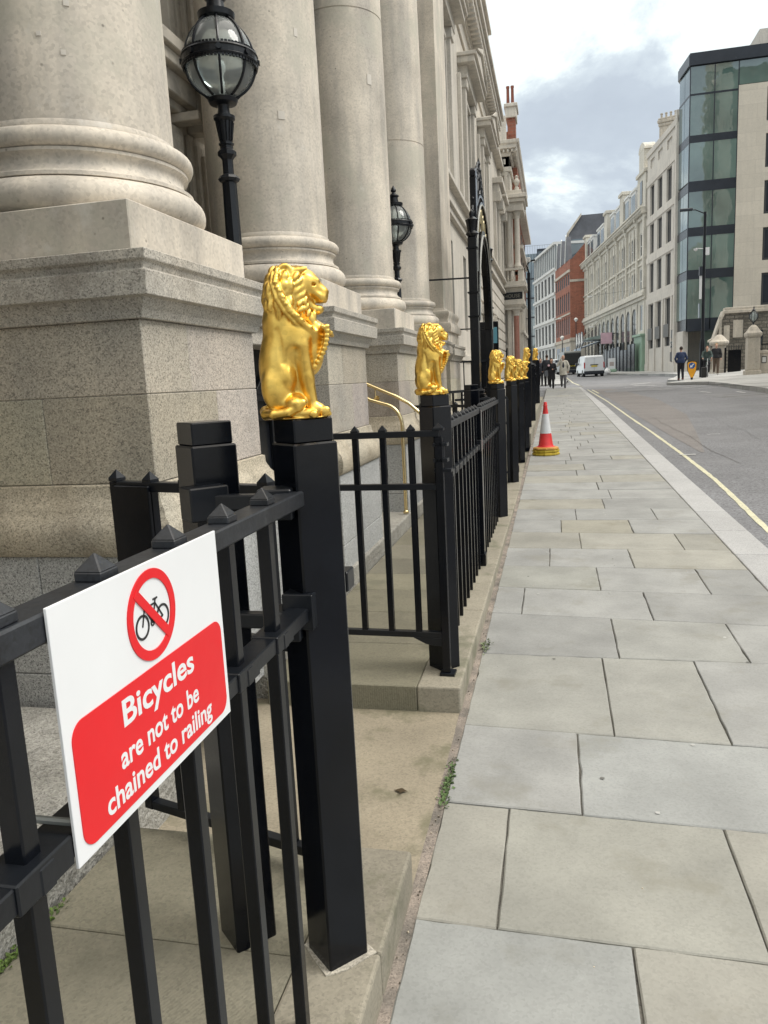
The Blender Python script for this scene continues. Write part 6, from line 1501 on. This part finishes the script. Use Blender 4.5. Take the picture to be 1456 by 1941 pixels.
    if not bald:
        S = new(); S.ell((hd[0] - .022, 0, hd[2] + .04), (.100, .086, .105), .02); 
        if hairstyle == 'long': S.cap((hd[0] - .05, 0, hd[2]), (hd[0] - .07, 0, hd[2] - .2), .085, .075, .03)
        S.ell((hd[0] + .10, 0, hd[2] - .03), (.08, .10, .085), .01, sub=True); mesh_obj('hair', S.mesh('hair', s), cloth('hair%.3f' % hair[0], hair), t)
    if shirt:
        S = new(); S.ell((lean * .7 + .055, 0, 1.16), (.105, .085, .27), .02); mesh_obj('waistcoat', S.mesh('waistcoat', s), cloth('cloth%.3f%.3f%.3f' % shirt, shirt), t)
    return t
fc = R(-90)
phone = [((.05, .30, 1.12), (.08, .26, .92)), ((.10, -.30, 1.22), (.14, -.12, 1.56))]
person('man in an open cream coat and dark suit holding a phone to his ear', (.50, 43, gz(43)), fc, 1.75, (.50, .48, .42), (.11, .11, .12), bald=True, shirt=(.02, .025, .04), coat_len=.72, arms=phone)
t = person('woman in a long black coat walking towards us holding something pink', (-.12, 43, gz(43)), fc, 1.62, (.012, .012, .016), (.012, .012, .014), coat_len=.55, hairstyle='long', arms=[((.08, .25, 1.12), (.24, .10, 1.12)), ((.06, -.28, 1.15), (.20, -.18, 1.34))], stride=.12)
b = MB(); b.lathe([(0, 0), (.06, .03), (.07, .08), (.03, .12), (0, .13)], (.27, -.16, 1.28), 10)
pk = b.build('pink_bundle', mat('pink', (.62, .42, .48), .5)); pk.location = (0, 0, 0); tag(pk, 'small pink bundle held by the woman in the long black coat', 'bundle'); pk.matrix_world = Matrix.Translation((-.12, 43, gz(43))) @ Matrix.Rotation(fc, 4, 'Z') @ Matrix.Scale(1.62 / 1.75, 4)
person('man in dark clothes walking away behind the woman in black', (-.40, 47, gz(47)), R(90), 1.84, (.02, .022, .03), (.02, .02, .022), coat_len=.85)
person('woman with dark hair walking just behind the far railings', (-.78, 47.8, gz(47.8)), fc, 1.66, (.03, .035, .05), (.03, .03, .035), hairstyle='long')
bg_ = MB(); bg_.box(-.10, .10, -.13, .13, .0, .32); bg_.tube([(0, -.1, .3), (0, -.06, .48), (0, .06, .48), (0, .1, .3)], .012, 6); tb = bg_.build('handbag', mat('grey leather', (.12, .13, .15), .5), bevel=.02); tb.location = (-.43, 46.4, gz(46) + .62); tag(tb, 'grey handbag carried between the walkers near the railings', 'bag')
person('man in a navy jacket seen from behind, standing on the traffic island', (6.95, 45.9, gzr(6.95, 45.9)), R(95), 1.82, (.02, .035, .085), (.012, .012, .018), shoe=(.10, .03, .02), coat_len=.92, stride=.08, arms=[((-.02, .30, 1.14), (.10, .22, .98)), ((-.02, -.30, 1.14), (.10, -.22, .98))])
person('person in a black jumper and brown trousers walking near the church gate', (9.30, 48.6, gzr(9.3, 48.6)), R(-95), 1.80, (.015, .015, .018), (.10, .07, .05), hair=(.25, .16, .06), coat_len=.95, shoe=(.35, .33, .30), stride=.12)
# cyclist and bicycle
def bicycle(x, y, z, rz, label):
    t = empty('bicycle', (x, y, z), rz, label, 'bicycle')
    for xw in (-.52, .52):
        b = MB(); b.tube([(xw + .325 * math.cos(a), 0, .345 + .325 * math.sin(a)) for a in [2 * math.pi * k / 32 for k in range(32)]], .018, 6, closed=True); wh = b.build('wheel', RUB, t, smooth=True)
        b = MB(); b.tube([(xw + .30 * math.cos(a), 0, .345 + .30 * math.sin(a)) for a in [2 * math.pi * k / 32 for k in range(32)]], .010, 5, closed=True)
        for k in range(12): a = 2 * math.pi * k / 12; b.beam((xw, 0, .345), (xw + .3 * math.cos(a), 0, .345 + .3 * math.sin(a)), .006, .006)
        b.build('rim', PW, wh)
    b = MB()
    for p_, q_ in (((-.52, 0, .345), (-.08, 0, .30)), ((-.08, 0, .30), (-.18, 0, .82)), ((-.52, 0, .345), (-.17, 0, .78)), ((-.08, 0, .30), (.36, 0, .80)), ((-.17, 0, .76), (.36, 0, .86)), ((.36, 0, .80), (.52, 0, .345)), ((.36, 0, .80), (.33, 0, 1.02))): b.tube([p_, q_], .017, 6)
    b.build('frame', PW, t); b = MB(); b.box(-.30, -.08, -.07, .07, .90, .95); b.build('saddle', RUB, t, bevel=.02); b = MB(); b.tube([(.36, -.28, 1.05), (.33, -.1, 1.03), (.33, .1, 1.03), (.36, .28, 1.05)], .015, 6); b.build('handlebar', SPAN, t)
    b = MB(); b.tube([(-.08 + .08 * math.cos(a), .04, .30 + .08 * math.sin(a)) for a in [2 * math.pi * k / 12 for k in range(12)]], .008, 4, closed=True); b.beam((-.08, -.12, .14), (-.08, -.04, .30), .02, .02); b.beam((-.08, .12, .46), (-.08, .04, .30), .02, .02); b.build('crankset', SPAN, t); return t
bz = gzr(8.45, 46.6); bicycle(8.45, 46.6, bz, R(-97), 'white framed bicycle ridden towards us on the right-hand pavement')
person('cyclist in dark clothes sitting on the white bicycle', (8.45, 46.78, bz), R(-97), 1.72, (.05, .075, .07), (.015, .015, .02), seat=True, coat_len=.93, arms=[((.34, .26, 1.18), (.50, .24, 1.08)), ((.34, -.26, 1.18), (.50, -.24, 1.08))])
t = empty('black_bag', (8.2, 46.1, gzr(8.2, 46.1)), 0, 'black rectangular case standing on the pavement beside the bicycle', 'case'); b = MB(); b.box(-.14, .14, -.1, .1, 0, .58); b.build('case_body', RUB, t, bevel=.03); b = MB(); b.tube([(-.06, 0, .58), (-.06, 0, .66), (.06, 0, .66), (.06, 0, .58)], .012, 6); b.build('case_handle', BLKM, t)
for x, y, lb, c in ((2.75, 82, 'dark figure standing in the road beside the white van', (.02, .02, .02)), (5.6, 96, 'distant passer-by in dark clothes under the canopy', (.03, .03, .035)), (3.1, 86, 'distant passer-by in brown behind the white van', (.09, .06, .045))):
    person(lb, (x - (0 if y < 90 else 1.6), y, gz(y) + (.0 if y < 90 else .05)), fc, 1.75, c, (.02, .02, .025))

# ================================================================ vans
def van(x, y, rz, L_, Wd, H, mt, label, open_side=False, small=True):
    t = empty('parked_van', (x, y, gz(y) - .1), rz, label, 'van'); w2 = Wd / 2
    # local x forward, profile in (x, z)
    pf = [(0, .32), (0, H * .55), (.06, H * .94), (.18, H), (L_ * .62, H), (L_ * .70, H * .96), (L_ * .84, H * .60), (L_ * .97, H * .50), (L_, H * .40), (L_, .30)]
    b = MB()
    rings_ = [[(px_, -w2 + (.10 * max(0, (pz_ / H - .5)) * 2), pz_) for px_, pz_ in pf], [(px_, w2 - (.10 * max(0, (pz_ / H - .5)) * 2), pz_) for px_, pz_ in pf]]
    b.rings(rings_); bd = b.build('body', mt, t, bevel=.07, seg=3, smooth=True, ang=30)
    for xa in (.75, L_ - .75):
        for s_ in (-1, 1):
            b = MB(); b.tube([(xa, s_ * (w2 - .2), .31), (xa, s_ * (w2 + .01), .31)], .31, 20); wh = b.build('wheel', RUB, t); b = MB(); b.tube([(xa, s_ * (w2 - .1), .31), (xa, s_ * (w2 + .02), .31)], .17, 14); b.build('hub_cap', STEEL, wh)
    b = MB(); b.box(-.06, .12, -w2 + .02, w2 - .02, .28, .52); b.box(-.02, L_, -w2 + .12, w2 - .12, .2, .32); b.build('bumper', SPAN, t, bevel=.03)
    b = MB(); b.box(-.012, .0, -.004, .004, .55, H * .88); b.box(-.012, 0, -w2 + .14, w2 - .14, H * .9, H * .905); b.build('door_gap', SPAN, t)
    for s_ in (-1, 1): b = MB(); b.box(-.02, .06, s_ * (w2 - .06) - .05, s_ * (w2 - .06) + .05, .75, 1.25); b.build('tail_light', mat('tail lamp red', (.35, .02, .02), .3), t, bevel=.01)
    b = MB(); b.box(-.03, -.005, -.26, .26, .86, .97); pl = b.build('number_plate', mat('plate yellow', (.62, .48, .05), .4), t); b = MB(); b.box(-.03, .0, -.34, .34, 1.0, 1.07); b.build('handle_trim', SPAN, t)
    b = MB(); b.prism([(L_ * .71, H * .90), (L_ * .83, H * .60), (L_ * .66, H * .60), (L_ * .64, H * .90)], 'y', -w2 + .02, -w2 + .05); b.prism([(L_ * .71, H * .90), (L_ * .83, H * .60), (L_ * .66, H * .60), (L_ * .64, H * .90)], 'y', w2 - .05, w2 - .02); b.build('side_window', GLD, t)
    b = MB(); b.poly([(L_ * .715, -w2 + .18, H * .94), (L_ * .715, w2 - .18, H * .94), (L_ * .845, w2 - .1, H * .61), (L_ * .845, -w2 + .1, H * .61)]); b.build('windscreen', GLD, t)
    for s_ in (-1, 1): b = MB(); b.box(L_ - .1, L_ + .01, s_ * (w2 - .2) - .12, s_ * (w2 - .2) + .12, .62, .82); b.build('headlight', PW, t, bevel=.02); b = MB(); b.box(L_ * .78, L_ * .82, s_ * (w2 + .1) - .1, s_ * (w2 + .1) + .1, H * .56, H * .68); b.build('wing_mirror', SPAN, t, bevel=.02)
    if open_side:
        b = MB(); b.box(-.03, .02, -w2 + .15, w2 - .15, .6, H * .9); b.build('open_doorway', RUB, t)
    return t
van(3.45, 70, R(97), 4.3, 1.78, 1.84, WHV, 'small white van parked facing away on the right side of the street')
van(1.95, 84, R(98), 5.6, 1.95, 2.45, GRV, 'large grey van with its rear doors open beyond the white van', open_side=True)
van(.55, 92, R(99), 4.4, 1.8, 1.7, WHV, 'pale vehicle mostly hidden behind the large grey van')
t = empty('a_board', (5.55, 79, gz(79) + .04), R(5), 'white pavement advertising board on a green base', 'pavement sign')
b = MB(); b.box(-.35, .35, -.03, .03, .3, 1.35); b.build('panel', PW, t); b = MB(); b.box(-.45, .45, -.2, .2, 0, .3); b.build('base', GREENP, t, bevel=.05); b = MB(); b.box(-.2, .2, -.035, -.03, .6, 1.0); b.build('poster_print', mat('faded print', (.42, .36, .34), .6), t)
t = empty('rubbish_sack', (4.85, 74.5, gz(74.5) + .03), 0, 'white plastic rubbish sack on the kerb behind the white van', 'rubbish bag'); b = MB(); b.lathe([(.02, 0), (.28, .02), (.32, .15), (.22, .38), (.05, .5), (.09, .58), (0, .6)], n=10); b.build('sack', PW, t, smooth=True)
# dark entrance gates / planters along the arcade
q = random.Random(2)
for k in range(9):
    tt = 14.0 + k * 1.7; x, y, _ = along(tt); t = empty('iron_screen', (x - .75, y, gzr(x, y)), RZ, ['%s dark iron screen panel along the arcade' % n_ for n_ in ('first', 'second', 'third', 'fourth', 'fifth', 'sixth', 'seventh', 'eighth', 'ninth')][k] + ', counted from the green shopfront', 'screen', 'dark screens in front of the arcade')
    b = MB(); b.box(-.6, .6, -.04, .04, 0, 2.2 + q.uniform(-.2, .3)); b.build('screen_panel', SPAN, t); b = MB(); b.box(-.66, -.58, -.06, .06, 0, 2.75); b.build('screen_post', BLKM, t)
